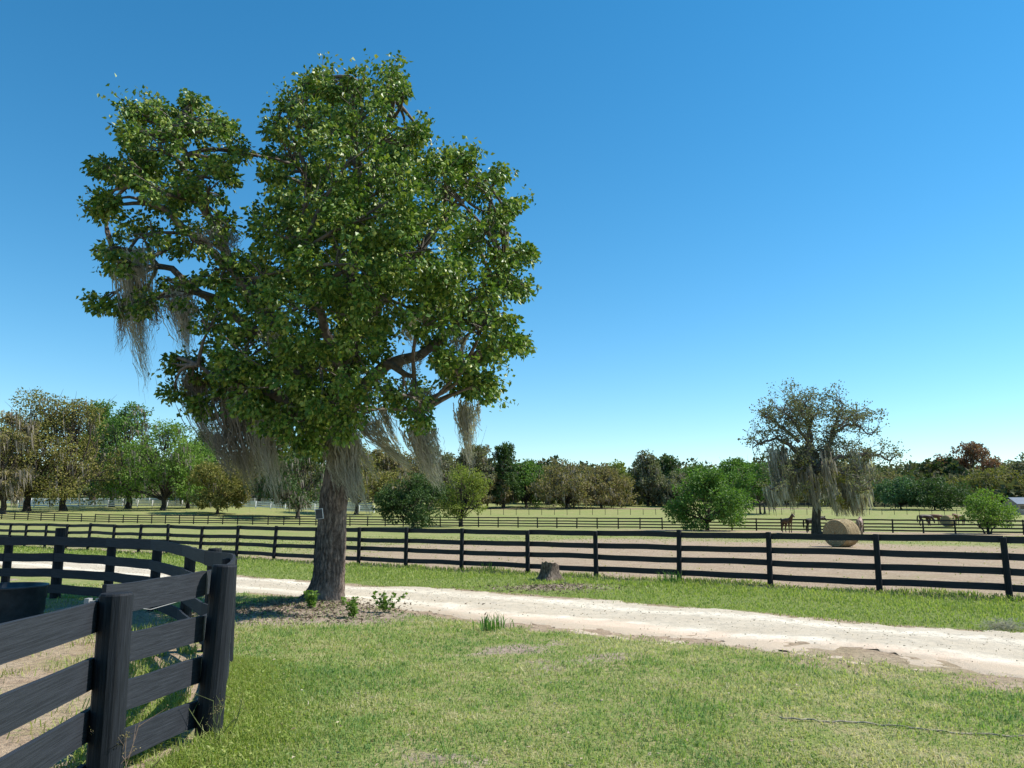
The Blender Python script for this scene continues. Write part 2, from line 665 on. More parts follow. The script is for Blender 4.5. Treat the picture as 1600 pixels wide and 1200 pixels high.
def blade_faces(P, Ht, W, lean):
    n = len(P)
    th = rng.uniform(0, 2 * np.pi, n)
    out = np.stack([np.cos(th), np.sin(th), np.zeros(n)], -1)
    ph = th + np.pi / 2 + rng.normal(0, .5, n)
    side = np.stack([np.cos(ph), np.sin(ph), np.zeros(n)], -1) * (W / 2)[:, None]
    up = np.array([0, 0, 1.0])
    mid = P + out * (lean * Ht * .38)[:, None] + up * (Ht * .62)[:, None]
    tip = P + out * (lean * Ht * 1.1)[:, None] + up * (Ht * np.clip(1.05 - .45 * lean, .3, 1))[:, None]
    V = np.stack([P - side, P + side, mid + side * .8, mid - side * .8, tip], 1).reshape(-1, 3)
    i = np.arange(n)[:, None] * 5
    F = np.concatenate([i + np.array([[0, 1, 2]]), i + np.array([[0, 2, 3]]), i + np.array([[3, 2, 4]])])
    return V, F


def scatter(n, y0, y1, power=1.35, xm=.72, x_off=.8):
    """random ground points, thinner with distance"""
    a = 2 - power
    u = rng.random(n)
    y = (y0 ** a + u * (y1 ** a - y0 ** a)) ** (1 / a)
    x = (rng.random(n) * 2 - 1) * (xm * y + x_off)
    return x, y


# lawn in front of the drive
x, y = scatter(345000, 2.9, 19.0, 1.75, .74, 2.0)
mkk = masks(x, y)
yn = y_near(x)
ok = (y < yn + .45 * np.clip(fbm(x, y, 3.1, 4.) + .25 * rng.normal(size=len(x)), -1, 1) - .1) & ~in_pen(x, y)
pr = 1 - .80 * np.clip(mkk['dirt'] * 1.3 + .25 * fbm(x, y, 5, 3), 0, 1) - .75 * np.clip((mkk['sand'] - .25) * 1.6 + .2 * fbm(x, y, 6, 1), 0, 1)
ok &= rng.random(len(x)) < pr
x, y = x[ok], y[ok]
n = len(x)
dist = np.hypot(x, y)
P = np.stack([x, y, H(x, y) - .004], -1)
ht = (.026 + .030 * rng.random(n)) * (1 + .6 * np.clip(fbm(x, y, 1.2, 7.), -1, 1)) * (1 + dist * .012)
wd = .0036 + .0022 * dist * .28
V, F = blade_faces(P, ht, wd * (0.7 + .6 * rng.random(n)), rng.uniform(.3, 1.5, n))
lawn = mesh_np('lawn_grass', V, F, M['blades'])
tag(lawn, 'short mown lawn grass mixed with straw', 'grass', kind='stuff')

# verge between the drive and the black fence
x, y = scatter(330000, 9.5, 46, 1.7, .76, 1.5)
yf, f1 = y_far(x), y_f1(x)
ok = (y > yf + .02 + .5 * fbm(x, y, 2.1, 2) + .12 * rng.normal(size=len(x))) & (y < f1 + .35 + .5 * fbm(x, y, 1.5, 8))
mkk = masks(x, y)
ok &= rng.random(len(x)) < 1 - .9 * np.clip(mkk['dirt'] * 1.4, 0, 1)
x, y, f1, yf = x[ok], y[ok], f1[ok], yf[ok]
n = len(x)
dist = np.hypot(x, y)
P = np.stack([x, y, H(x, y) - .005], -1)
rel = np.clip((y - yf) / np.maximum(f1 - yf, .3), 0, 1)
ht = (.04 + .05 * rng.random(n)) * (.6 + 1.0 * rel) * (1 + .5 * np.clip(fbm(x, y, .9, 1.), -.6, 1))
V, F = blade_faces(P, ht, (.004 + .0006 * dist) * (0.7 + .6 * rng.random(n)), rng.uniform(.2, 1.2, n))
verge = mesh_np('verge_grass', V, F, M['blades_lush'])
tag(verge, 'bright green verge grass along the black fence', 'grass', kind='stuff')

# taller lime grass and weeds along the near fence, and sparse grass in the pen
x = -1.95 + rng.normal(0, .38, 26000)
y = rng.uniform(2.6, 9.3, 26000)
xb = np.interp(y, _pen[:, 1], _pen[:, 0])
x = xb + .25 + np.abs(rng.normal(0, .42, len(y))) - .2
n = len(x)
P = np.stack([x, y, H(x, y) - .005], -1)
k = np.exp(-((x - xb) / .45) ** 2)
V, F = blade_faces(P, (.05 + .12 * rng.random(n) * k), .0045 + .004 * rng.random(n), rng.uniform(.15, 1.0, n))
edge_grass = mesh_np('fence_edge_grass', V, F, M['blades_lush'])
tag(edge_grass, 'tall lime green grass along the near fence', 'grass', kind='stuff')
cx, cy = rng.uniform(-13, -2.0, 420), rng.uniform(2.5, 17.5, 420)
sel = in_pen(cx + .1, cy)
cx, cy = cx[sel], cy[sel]
x = np.repeat(cx, 55) + rng.normal(0, .14, len(cx) * 55)
y = np.repeat(cy, 55) + rng.normal(0, .14, len(cy) * 55)
n = len(x)
P = np.stack([x, y, H(x, y) - .005], -1)
V, F = blade_faces(P, .04 + .09 * rng.random(n), .005 + .005 * rng.random(n), rng.uniform(.3, 1.2, n))
pen_grass = mesh_np('pen_grass', V, F, M['blades_dry'])
tag(pen_grass, 'sparse yellowed grass on the sandy pen floor', 'grass', kind='stuff')
y = rng.uniform(3.0, 11.5, 9000)
x = np.interp(y, _pen[:, 1], _pen[:, 0]) - .15 - np.abs(rng.normal(0, .5, len(y)))
sel = fbm(x, y, 2.2, 3.) > -.1
x, y = x[sel], y[sel]
n = len(x)
P = np.stack([x, y, H(x, y) - .005], -1)
V, F = blade_faces(P, .06 + .14 * rng.random(n) ** 2, .007 + .006 * rng.random(n), rng.uniform(.2, 1.1, n))
pen_weeds = mesh_np('pen_weeds', V, F, M['blades_lush'])
tag(pen_weeds, 'green weeds growing inside the pen along the boards', 'weeds', kind='stuff')
x, y = scatter(800, 3.2, 14, 1.5)
sel = (y < y_near(x)) & ~in_pen(x, y)
x, y = x[sel], y[sel]
n = len(x)
P = np.stack([x, y, H(x, y) + .03], -1)
D = unit(np.stack([rng.normal(size=n), rng.normal(size=n), rng.normal(size=n) * .2], -1))
V, F = leaf_faces(P, D, .02 + .035 * rng.random(n), .01 + .014 * rng.random(n), .25)
lawn_litter = mesh_np('lawn_litter', V, F, leaf_mat('dead_leaf', [(.34, .26, .17), (.50, .42, .30), (.24, .17, .11), (.60, .53, .42)], .15, .9, .1))
tag(lawn_litter, 'dead leaves scattered on the mown lawn', 'litter', kind='stuff')
# tufts of paddock grass beyond the fence
x, y = scatter(60000, 14, 62, 1.3, .78, 2)
f1 = y_f1(x)
mkk = masks(x, y)
ok = (y > f1 + .4) & (rng.random(len(x)) < np.clip(.75 - mkk['sand'] * .9 + .35 * fbm(x, y, .6, 4), .03, 1))
x, y = x[ok], y[ok]
n = len(x)
P = np.stack([x, y, H(x, y) - .005], -1)
V, F = blade_faces(P, .03 + .05 * rng.random(n), .02 + .0009 * y, rng.uniform(.6, 1.6, n))
pad_grass = mesh_np('paddock_grass', V, F, M['blades_dry'])
tag(pad_grass, 'thin grazed paddock grass beyond the black fence', 'grass', kind='stuff')

# debris and pebbles on the drive
x = rng.uniform(-22, 12, 8000)
t = np.clip(rng.normal(.6, .27, 8000), .02, .98)
y = y_near(x) + (y_far(x) - y_near(x)) * t
n = len(x)
P = np.stack([x, y, H(x, y) + .016], -1)
D = unit(np.stack([rng.normal(size=n), rng.normal(size=n), rng.normal(size=n) * .12 + .05], -1))
V, F = leaf_faces(P, D, .012 + .035 * rng.random(n) ** 2, .01 + .014 * rng.random(n), .25)
deb = mesh_np('leaf_litter', V, F, leaf_mat('dry_litter', [(.20, .16, .11), (.30, .25, .17), (.13, .11, .075), (.45, .40, .33)], .1, .9, .1))
tag(deb, 'dry leaf litter and pebbles strewn over the driveway', 'litter', kind='stuff')
# litter and clods round the tree base and stump
x = np.concatenate([TREE_XY[0] - .2 + rng.normal(0, 1.1, 2600), 1.0 + rng.normal(0, .9, 900)])
y = np.concatenate([TREE_XY[1] - .9 + rng.normal(0, .75, 2600), 18.3 + rng.normal(0, .6, 900)])
n = len(x)
P = np.stack([x, y, H(x, y) + .006], -1)
D = unit(np.stack([rng.normal(size=n), rng.normal(size=n), rng.normal(size=n) * .25 + .1], -1))
V, F = leaf_faces(P, D, .04 + .07 * rng.random(n), .012 + .03 * rng.random(n), .25)
deb2 = mesh_np('fallen_twigs', V, F, leaf_mat('twig_litter', [(.16, .12, .085), (.25, .19, .14), (.09, .07, .05), (.32, .26, .2)], .1, .9, .1))
tag(deb2, 'brown twigs and dead leaves under the big tree', 'litter', kind='stuff')

# ------------------------------------------------------------------ fences
_meshes = {}


def post_mesh(kind, r, h):
    key = ('post', kind, r, h)
    if key not in _meshes:
        mb = MB()
        seg = 14
        rings = [(0 - .25, 1.04), (h * .3, 1.0), (h * .7, .98), (h - .012, .97), (h, .90)]
        V = []
        for z, s in rings:
            for k in range(seg):
                th = 2 * math.pi * k / seg
                V.append((math.cos(th) * r * s, math.sin(th) * r * s, z))
        F = [(i * seg + k, i * seg + (k + 1) % seg, (i + 1) * seg + (k + 1) % seg, (i + 1) * seg + k) for i in range(len(rings) - 1) for k in range(seg)]
        mb.add(V, F)
        mb.add([V[(len(rings) - 1) * seg + k] for k in range(seg)] + [(0, 0, h + .004)], [(k, (k + 1) % seg, seg) for k in range(seg)])
        o = mb.build('post', M['post'])
        _meshes[key] = o.data
        bpy.data.objects.remove(o)
    return _meshes[key]


def board_mesh(w, t, var, mat):
    key = ('board', w, t, var, mat.name)
    if key not in _meshes:
        rr = random.Random(var * 17 + 3)
        ns = 8
        V = []
        sag = rr.uniform(-.018, .012)
        ph = rr.uniform(0, 6)
        for i in range(ns + 1):
            s = i / ns
            dz = sag * math.sin(math.pi * s) + .004 * math.sin(9 * s + ph)
            dy = .006 * math.sin(5 * s + ph)
            for (yy, zz) in ((-t / 2, -w / 2), (t / 2, -w / 2), (t / 2, w / 2), (-t / 2, w / 2)):
                V.append((s, yy + dy, zz + dz))
        F = [(i * 4 + k, (i + 1) * 4 + k, (i + 1) * 4 + (k + 1) % 4, i * 4 + (k + 1) % 4) for i in range(ns) for k in range(4)]
        F += [(0, 1, 2, 3), (ns * 4 + 3, ns * 4 + 2, ns * 4 + 1, ns * 4)]
        mb = MB()
        mb.add(V, F)
        o = mb.build('board', mat)
        _meshes[key] = o.data
        bpy.data.objects.remove(o)
    return _meshes[key]


def place_board(parent, p0, p1, w, t, mat, name='board'):
    """a board from point p0 to p1 (centres of its ends)"""
    o = bpy.data.objects.new(name, board_mesh(w, t, random.randrange(5), mat))
    COL.objects.link(o)
    d = Vector(p1) - Vector(p0)
    o.parent = parent
    o.location = Vector(p0) - parent.location
    o.rotation_euler = (0, -math.atan2(d.z, math.hypot(d.x, d.y)), math.atan2(d.y, d.x))
    o.scale = (d.length, 1, 1)
    return o


def place_post(parent, x, y, h, r, lean=.02, mat=None, name='post'):
    o = bpy.data.objects.new(name, post_mesh(mat.name if mat else 'black', round(r, 3), round(h, 2)))
    COL.objects.link(o)
    o.parent = parent
    o.location = Vector((x, y, h1(x, y))) - parent.location
    o.rotation_euler = (random.gauss(0, lean), random.gauss(0, lean), random.uniform(0, 6.28))
    if mat:
        o.material_slots[0].link = 'OBJECT'
        o.material_slots[0].material = mat
    return o


def fence(name, label, pts, heights, bw, bt, post_h, post_r, back=(0, 0), mat=None, pmat=None, skip=(), lean=.02, cat='fence', group=None):
    root = empty(name, (pts[0][0], pts[0][1], h1(*pts[0])))
    tag(root, label, cat, group)
    mat = mat or M['board']
    for i, (x, y) in enumerate(pts):
        place_post(root, x, y, post_h + random.uniform(-.03, .04), post_r, lean, pmat)
    for i in range(len(pts) - 1):
        (xa, ya), (xb, yb) = pts[i], pts[i + 1]
        L = math.hypot(xb - xa, yb - ya)
        nx_, ny_ = -(yb - ya) / L, (xb - xa) / L
        if back[0] * nx_ + back[1] * ny_ < 0:
            nx_, ny_ = -nx_, -ny_
        off = post_r + bt * .5 - .006
        za, zb = h1(xa, ya), h1(xb, yb)
        for j, hh in enumerate(heights):
            if (i, j) in skip:
                continue
            ja, jb = random.uniform(-.012, .012), random.uniform(-.012, .012)
            g = .006
            ex, ey = (xb - xa) / L * g, (yb - ya) / L * g
            place_board(root, (xa + nx_ * off + ex, ya + ny_ * off + ey, za + hh + ja), (xb + nx_ * off - ex, yb + ny_ * off - ey, zb + hh + jb), bw, bt, mat)
    return root


# long black fence on the far side of the drive
F1_U = [1980, 1760, 1553, 1357, 1192, 1054, 928, 824, 723, 638, 566, 500, 436, 379, 323, 273, 229, 189, 151, 117, 85, 54, 29, 4, -20, -44, -66, -88]
pts = []
for u in F1_U:
    k = (u - 800) / F_PX
    xx = 0.0
    for _ in range(40):
        xx = k * y_f1(xx) * 1.0 * math.cos(PITCH) * 1.0146
    pts.append((xx, float(y_f1(xx))))
fence('board_fence', 'long straight black four board fence beyond the driveway', pts, (1.16, .82, .53, .20), .14, .026, 1.24, .065, back=(.5, .8), lean=.02)

# fence between the paddocks
a_pts = [(1760, 60), (1600, 65), (1460, 69), (1250, 76), (1090, 82), (820, 92), (500, 101), (240, 111), (60, 117), (-60, 121)]
poly = np.array([(ux(u, Y), Y) for u, Y in a_pts])
seg = np.hypot(*np.diff(poly, axis=0).T)
cum = np.concatenate([[0], np.cumsum(seg)])
sv = np.arange(0, cum[-1], 2.5)
pts = [(float(np.interp(s, cum, poly[:, 0])), float(np.interp(s, cum, poly[:, 1]))) for s in sv]
b1 = [i for i, p in enumerate(pts) if 1040 < 800 + p[0] / p[1] * F_PX < 1072 or 150 < 800 + p[0] / p[1] * F_PX < 170]
fence('board_fence', 'distant black board fence dividing the two paddocks behind the horses', pts, (1.14, .80, .50, .20), .13, .03, 1.22, .07, back=(.4, .9),
      skip={(i, 0) for i in b1})

# thin rail fence farther out
pts = [(float(xx), 147 + .02 * float(xx)) for xx in np.arange(-16, 92, 2.4)]
fence('rail_fence', 'thin single rail fence across the green far pasture', pts, (1.12,), .07, .04, 1.16, .045, back=(0, 1))
# dark fence in front of the far right trees
pts = [(float(xx), 186.0) for xx in np.arange(50, 136, 2.6)]
fence('board_fence', 'dark close boarded fence under the round green trees at right', pts, (1.12, .85, .58, .31), .2, .03, 1.25, .07, back=(0, 1))
# white fences behind the left oaks
for Y, x0, x1, lab in ((158, -100, -26, 'white rail fence glimpsed between the left oak trunks'), (178, -116, -30, 'farthest white rail fence behind the left oaks')):
    pts = [(float(xx), float(Y)) for xx in np.arange(x0, x1, 3.0)]
    fence('rail_fence', lab, pts, (1.25, .82, .39), .30, .04, 1.45, .11, back=(0, 1), mat=M['white_paint'], pmat=M['white_paint'])

# near curved pen fence
root = empty('pen_fence', (PEN[2][0], PEN[2][1], h1(*PEN[2])))
tag(root, 'curved black board pen fence with thick round posts in the foreground', 'fence')
hts = [1.2, 1.2, 1.18, 1.27, 1.25, 1.18, 1.17, 1.17, 1.38, 1.12, 1.2, 1.2, 1.2]
rad = [.10, .10, .10, .095, .085, .085, .085, .085, .10, .085, .085, .085, .085]
for i, (xx, yy) in enumerate(PEN):
    o = place_post(root, xx, yy, hts[i], rad[i], .012)
    if i == 3:
        o.rotation_euler = (0.0, R(2.0), 0.4)
    if i == 2:
        o.rotation_euler = (0.0, R(-.8), 0.9)
o = place_post(root, -3.12, 8.75, 1.17, .085, .01)
BH = [(1.135, .80, .50, .20)] * len(PEN)
# smooth inner line for the boards from the corner post on
for i in range(len(PEN) - 1):
    (xa, ya), (xb, yb) = PEN[i], PEN[i + 1]
    L = math.hypot(xb - xa, yb - ya)
    nx_, ny_ = -(yb - ya) / L, (xb - xa) / L
    if nx_ > 0:
        nx_, ny_ = -nx_, -ny_
    if i >= 7:
        nx_, ny_ = (nx_, ny_) if ny_ < 0 else (-nx_, -ny_)
    off_a, off_b = rad[i] + .014, rad[i + 1] + .014
    for j, hh in enumerate((1.135, .80, .50, .19)):
        if i < 3:
            dz = -.095 if i == 1 else .0
            place_board(root, (xa + nx_ * off_a, ya + ny_ * off_a + .01, h1(xa, ya) + hh + dz), (xb + nx_ * off_b, yb + ny_ * off_b - .01, h1(xb, yb) + hh + dz), .185, .032, M['board'])
        elif i == 3:
            # bent boards round the corner: a chain of short pieces in one mesh
            mb = MB()
            n_ = 10
            pa, pb = Vector((xa - .11, ya + .02)), Vector((xb - .08, yb - .07))
            ctrl = Vector((-2.75, 8.6))
            V = []
            for k in range(n_ + 1):
                s = k / n_
                c = pa * (1 - s) ** 2 + ctrl * 2 * s * (1 - s) + pb * s * s
                d = ((ctrl - pa) * (1 - s) + (pb - ctrl) * s).normalized()
                nn = Vector((-d.y, d.x))
                for (o_, z_) in ((-.014, -.088), (.014, -.088), (.014, .088), (-.014, .088)):
                    V.append((c.x + nn.x * o_ - root.location.x, c.y + nn.y * o_ - root.location.y, h1(c.x, c.y) + hh + z_ - root.location.z))
            Fq = [(k * 4 + q, (k + 1) * 4 + q, (k + 1) * 4 + (q + 1) % 4, k * 4 + (q + 1) % 4) for k in range(n_) for q in range(4)]
            Fq += [(0, 1, 2, 3), (n_ * 4 + 3, n_ * 4 + 2, n_ * 4 + 1, n_ * 4)]
            mb.add(V, Fq)
            mb.build('board', M['board'], root)
        else:
            place_board(root, (xa + nx_ * off_a, ya + ny_ * off_a, h1(xa, ya) + hh), (xb + nx_ * off_b, yb + ny_ * off_b, h1(xb, yb) + hh), .165, .03, M['board'])
# insulator and wire on the near post
mb = MB()
x0, y0 = PEN[2]
mb.box(x0 - .19, x0 - .10, y0 - .02, y0 + .01, 1.10, 1.125)
mb.box(x0 - .20, x0 - .17, y0 - .03, y0 + .02, 1.085, 1.14)
mb.box(x0 - .13, x0 - .115, y0 - .03, y0 + .02, 1.085, 1.14)
o = mb.build('insulator', M['metal'], root)
o.location = -root.location
mb = MB()
mb.tube([(PEN[2][0] - .18, PEN[2][1], 1.11), (-2.45, 5.4, 1.02), (PEN[3][0] - .12, PEN[3][1], 1.05)], [.0025] * 3, 5)
o = mb.build('wire', M['metal'], root)
o.location = -root.location

# ------------------------------------------------------------------ trees
def limb_path(a, b, sag=.12, n=7, jit=.05):
    a, b = Vector(a), Vector(b)
    L = (b - a).length
    off = Vector((random.gauss(0, 1), random.gauss(0, 1), random.gauss(0, .5))) * L * jit
    out = []
    for i in range(n):
        s = i / (n - 1)
        p = a.lerp(b, s) + off * math.sin(math.pi * s) + Vector((0, 0, -sag * L * math.sin(math.pi * s)))
        out.append(p)
    return out


def moss_strands(top_pts, length, width, blow=(0.12, 0, 0), nseg=5):
    """hanging ribbons; top_pts (n,3), length (n,), returns V,F"""
    n = len(top_pts)
    b = np.asarray(blow, float)
    V = []
    ph = rng.uniform(0, 6.28, n)
    sd = unit(np.stack([rng.normal(size=n), rng.normal(size=n) * .6, np.zeros(n)], -1))
    for k in range(nseg + 1):
        s = k / nseg
        wob = np.stack([np.sin(ph + s * 5) + .7 * np.sin(ph * 3 + s * 13), np.cos(ph * 1.7 + s * 4) + .7 * np.cos(ph * 2.3 + s * 15), np.zeros(n)], -1) * (length * .04)[:, None]
        p = top_pts + np.array([0, 0, -1.0]) * (length * s)[:, None] + b[None, :] * (length * s ** 1.3)[:, None] + wob * s
        w = (width * (1 - s) ** .7 * .5 + width * .08)[:, None]
        V.append(p - sd * w)
        V.append(p + sd * w)
    V = np.stack(V, 1)          # n, 2*(nseg+1), 3
    m = 2 * (nseg + 1)
    base = np.arange(n)[:, None] * m
    F = []
    for k in range(nseg):
        q = np.array([[2 * k, 2 * k + 1, 2 * k + 3, 2 * k + 2]])
        F.append(base + q)
    return V.reshape(-1, 3), np.concatenate(F)


def crown_points(puffs, sub_r, per_sub, sub_density, flat=.8, shell=.28):
    """puffs: list of (centre, radius(s)); returns leaf positions and outward directions"""
    Ps, Ds, subs = [], [], []
    for c, r in puffs:
        r = np.asarray(r if hasattr(r, '__len__') else (r, r, r * flat), float)
        m = max(3, int(sub_density * (r[0] * r[2] + r[0] * r[1]) / (sub_r * sub_r)))
        d = unit(rng.normal(size=(m, 3)))
        rr = (np.clip(1 - np.abs(rng.normal(0, shell, m)), .2, 1.08) * rng.uniform(.9, 1.14, m))[:, None]
        sc = np.asarray(c)[None, :] + d * rr * r[None, :]
        subs.append((sc, d))
    sc = np.concatenate([s[0] for s in subs])
    sd = np.concatenate([s[1] for s in subs])
    m = len(sc)
    size = sub_r * rng.uniform(.55, 1.25, m)
    k = np.maximum((per_sub * (size / sub_r) ** 2 * rng.uniform(.6, 1.3, m)).astype(int), 3)
    i = np.repeat(np.arange(m), k)
    n = len(i)
    d = unit(rng.normal(size=(n, 3)))
    P = sc[i] + d * (size[i] * rng.random(n) ** .45)[:, None] * np.array([1.1, 1.1, .75])
    D = unit(d * .8 + sd[i] * .5 + np.array([0, 0, -.35]) + rng.normal(size=(n, 3)) * .35)
    return P, D, sc


def make_tree(name, label, base, height, hw, style, leafm, leaf=.4, n_sub=1.0, moss=0.0, seed=0, cat='tree', trunk_r=None, group=None, crown_lo=.28, barkm=None, stems=1,
              depth=None, per_sub=20, mossm=None, droop=0.0):
    random.seed(seed * 13 + 5)
    global rng
    rng = np.random.default_rng(seed * 31 + 11)
    root = empty(name, base)
    tag(root, label, cat, group)
    dw = depth or hw
    tr = trunk_r or height * .028
    puffs = []
    lo = crown_lo * height
    ch = height - lo
    npf = {'oak': 30, 'round': 26, 'shrub': 26, 'tall': 20, 'sparse': 26}[style]
    for i in range(npf):
        for _ in range(50):
            a = random.uniform(0, 2 * math.pi)
            q = math.sqrt(random.random())
            s = random.random()
            if style == 'oak':
                prof = math.sqrt(max(0, 1 - max(0, (s - .25) / .75) ** 2.2)) * (0.82 + .18 * min(1, s / .25))
            elif style == 'round':
                prof = math.sqrt(max(0, 1 - ((s - .45) / .58) ** 2))
            elif style == 'shrub':
                prof = math.sqrt(max(0, 1 - max(0, (s - .35) / .65) ** 2)) * (.7 + .3 * min(1, s / .35))
            elif style == 'tall':
                prof = (1 - .65 * s) * (.6 + .4 * random.random())
            else:
                prof = math.sqrt(max(0, 1 - ((s - .5) / .6) ** 2))
            if prof > .1:
                break
        pr = hw * {'oak': .30, 'round': .32, 'shrub': .32, 'tall': .38, 'sparse': .24}[style] * random.uniform(.7, 1.25)
        pr = min(pr, ch * .3)
        rr = max(0.0, prof - pr / hw * .45) * q ** .45
        cz = lo + pr * .55 + s * (ch - pr * 1.35)
        puffs.append((np.array((math.cos(a) * hw * rr, math.sin(a) * dw * rr, cz)), (pr, pr * dw / hw, pr * random.uniform(.6, .85))))
    # a puff that reaches the very top
    pr = min(hw * .3, ch * .25)
    puffs.append((np.array((random.uniform(-.2, .2) * hw, 0, height - pr * .7)), (pr, pr, pr * .7)))
    sub_r = max(hw * .12, leaf * 1.2)
    P, D, sc = crown_points(puffs, sub_r, per_sub, (1.9 if base[1] < 145 else 1.5) * n_sub)
    if droop:
        D = unit(D + np.array([0, 0, -droop]))
    nl = len(P)
    V, F = leaf_faces(P, D, leaf * rng.uniform(.6, 1.3, nl), leaf * .75 * rng.uniform(.6, 1.2, nl))
    o = mesh_np('crown', V, F, leafm, root)
    o['kind'] = 'stuff'
    # trunk and limbs
    barkm = barkm or M['bark_far']
    fork = Vector((0, 0, max(lo * 1.05, height * .12)))
    mb = MB()
    lb = MB()
    for st in range(stems):
        bx = (st - (stems - 1) / 2) * tr * 2.6
        f2 = fork + Vector((bx * 2.5, random.uniform(-.3, .3) * tr, 0))
        path = [Vector((bx, 0, -.3)), Vector((bx, 0, .05)), Vector((bx * 1.2, 0, .1 * fork.z + .1)), f2 * .5 + Vector((random.gauss(0, .3) * tr, 0, 0)), f2]
        path[2].z = max(path[2].z, .12)
        path.sort(key=lambda p: p.z)
        sc_ = 1.0 if stems == 1 else .62
        mb.tube(path, [tr * 1.5 * sc_, tr * 1.35 * sc_, tr * 1.1 * sc_, tr * .9 * sc_, tr * .8 * sc_], 9, True, .12)
        for i, (c, r) in enumerate(puffs):
            if stems > 1 and i % stems != st:
                continue
            c = Vector(c)
            pth = limb_path(f2 - Vector((0, 0, tr * .5)), c, -.08, 6, .08)
            k = random.uniform(.32, .55)
            lb.tube(pth, [tr * k * .7 * (1 - .82 * s / 5) * sc_ + .01 for s in range(6)], 6, False, .1)
            for _ in range(3):
                e = c + Vector((random.gauss(0, 1), random.gauss(0, 1), random.gauss(0.3, .7))) * r[0] * .75
                lb.tube(limb_path(pth[3], e, -.05, 4, .1), [tr * .16 * sc_, tr * .11 * sc_, tr * .07 * sc_, .012], 5, False)
    mb.build('trunk', barkm, root, True)
    lb.build('branches', barkm, root, True)
    if moss > 0:
        k = int(moss * 420)
        i = rng.integers(0, len(sc), k)
        tp = sc[i] + rng.normal(size=(k, 3)) * sub_r * .5
        # clumped strands
        tp = np.repeat(tp, 4, 0) + rng.normal(size=(k * 4, 3)) * np.array([.18, .18, .12]) * sub_r
        ln = np.minimum(rng.gamma(2.2, height * .022, len(tp)) + .3, tp[:, 2] * .75 + .1)
        V, F = moss_strands(tp, ln, np.full(len(tp), max(.12, leaf * .42)) * rng.uniform(.5, 1.2, len(tp)), (.16, 0, 0), 2)
        o = mesh_np('hanging_moss', V, F, mossm or M['moss_dark'], root)
        o['kind'] = 'stuff'
    return root


LM = {
    'olive': leaf_mat('olive_foliage', [(0.130, 0.137, 0.036), (0.195, 0.189, 0.052), (0.260, 0.221, 0.072), (0.156, 0.169, 0.039)], .25, .7, .15),
    'brown': leaf_mat('brownish_foliage', [(.17, .145, .065), (.22, .185, .085), (.27, .22, .11), (.16, .165, .055)], .25, .8, .1),
    'redbrown': leaf_mat('russet_foliage', [(0.208, 0.098, 0.065), (0.286, 0.143, 0.098), (0.169, 0.111, 0.085), (0.260, 0.195, 0.130)], .25, .8, .1),
    'dark': leaf_mat('dark_green_foliage', [(0.039, 0.072, 0.023), (0.058, 0.104, 0.029), (0.085, 0.130, 0.039)], .22, .65, .2),
    'green': leaf_mat('green_foliage', [(0.065, 0.130, 0.029), (0.104, 0.195, 0.039), (0.143, 0.247, 0.049), (0.091, 0.156, 0.033)], .3, .6, .2),
    'bright': leaf_mat('bright_green_foliage', [(.10, .175, .03), (.14, .23, .04), (.19, .28, .055), (.11, .18, .035)], .35, .6, .2),
    'yellow': leaf_mat('yellow_green_foliage', [(.15, .185, .035), (.20, .24, .045), (.25, .27, .06), (.13, .17, .035)], .35, .6, .2),
    'bluegreen': leaf_mat('blue_green_foliage', [(0.058, 0.111, 0.052), (0.078, 0.150, 0.065), (0.111, 0.182, 0.078)], .22, .65, .2),
    'greygreen': leaf_mat('grey_green_foliage', [(0.130, 0.143, 0.078), (0.182, 0.189, 0.111), (0.221, 0.208, 0.130), (0.104, 0.130, 0.058)], .22, .8, .1),
}


def bg_tree(u, Y, vtop, hwpx, style, lm, label, moss=0.0, seed=0, **kw):
    X = ux(u, Y)
    z = h1(X, Y)
    top = pt(u, vtop, Y).z
    hw = hwpx / F_PX * Y * (1.0 if style == 'shrub' or Y < 100 else 1.28)
    hgt = top - z
    leaf = max(.20, Y * .0029)
    kw.setdefault('name', 'oak_tree' if style in ('oak', 'sparse') else ('leafy_shrub' if style == 'shrub' else 'leafy_tree'))
    nm = kw.pop('name')
    return make_tree(nm, label, (X, Y, z), hgt, hw, style, LM[lm], kw.pop('leaf', leaf), moss=moss, seed=seed, **kw)


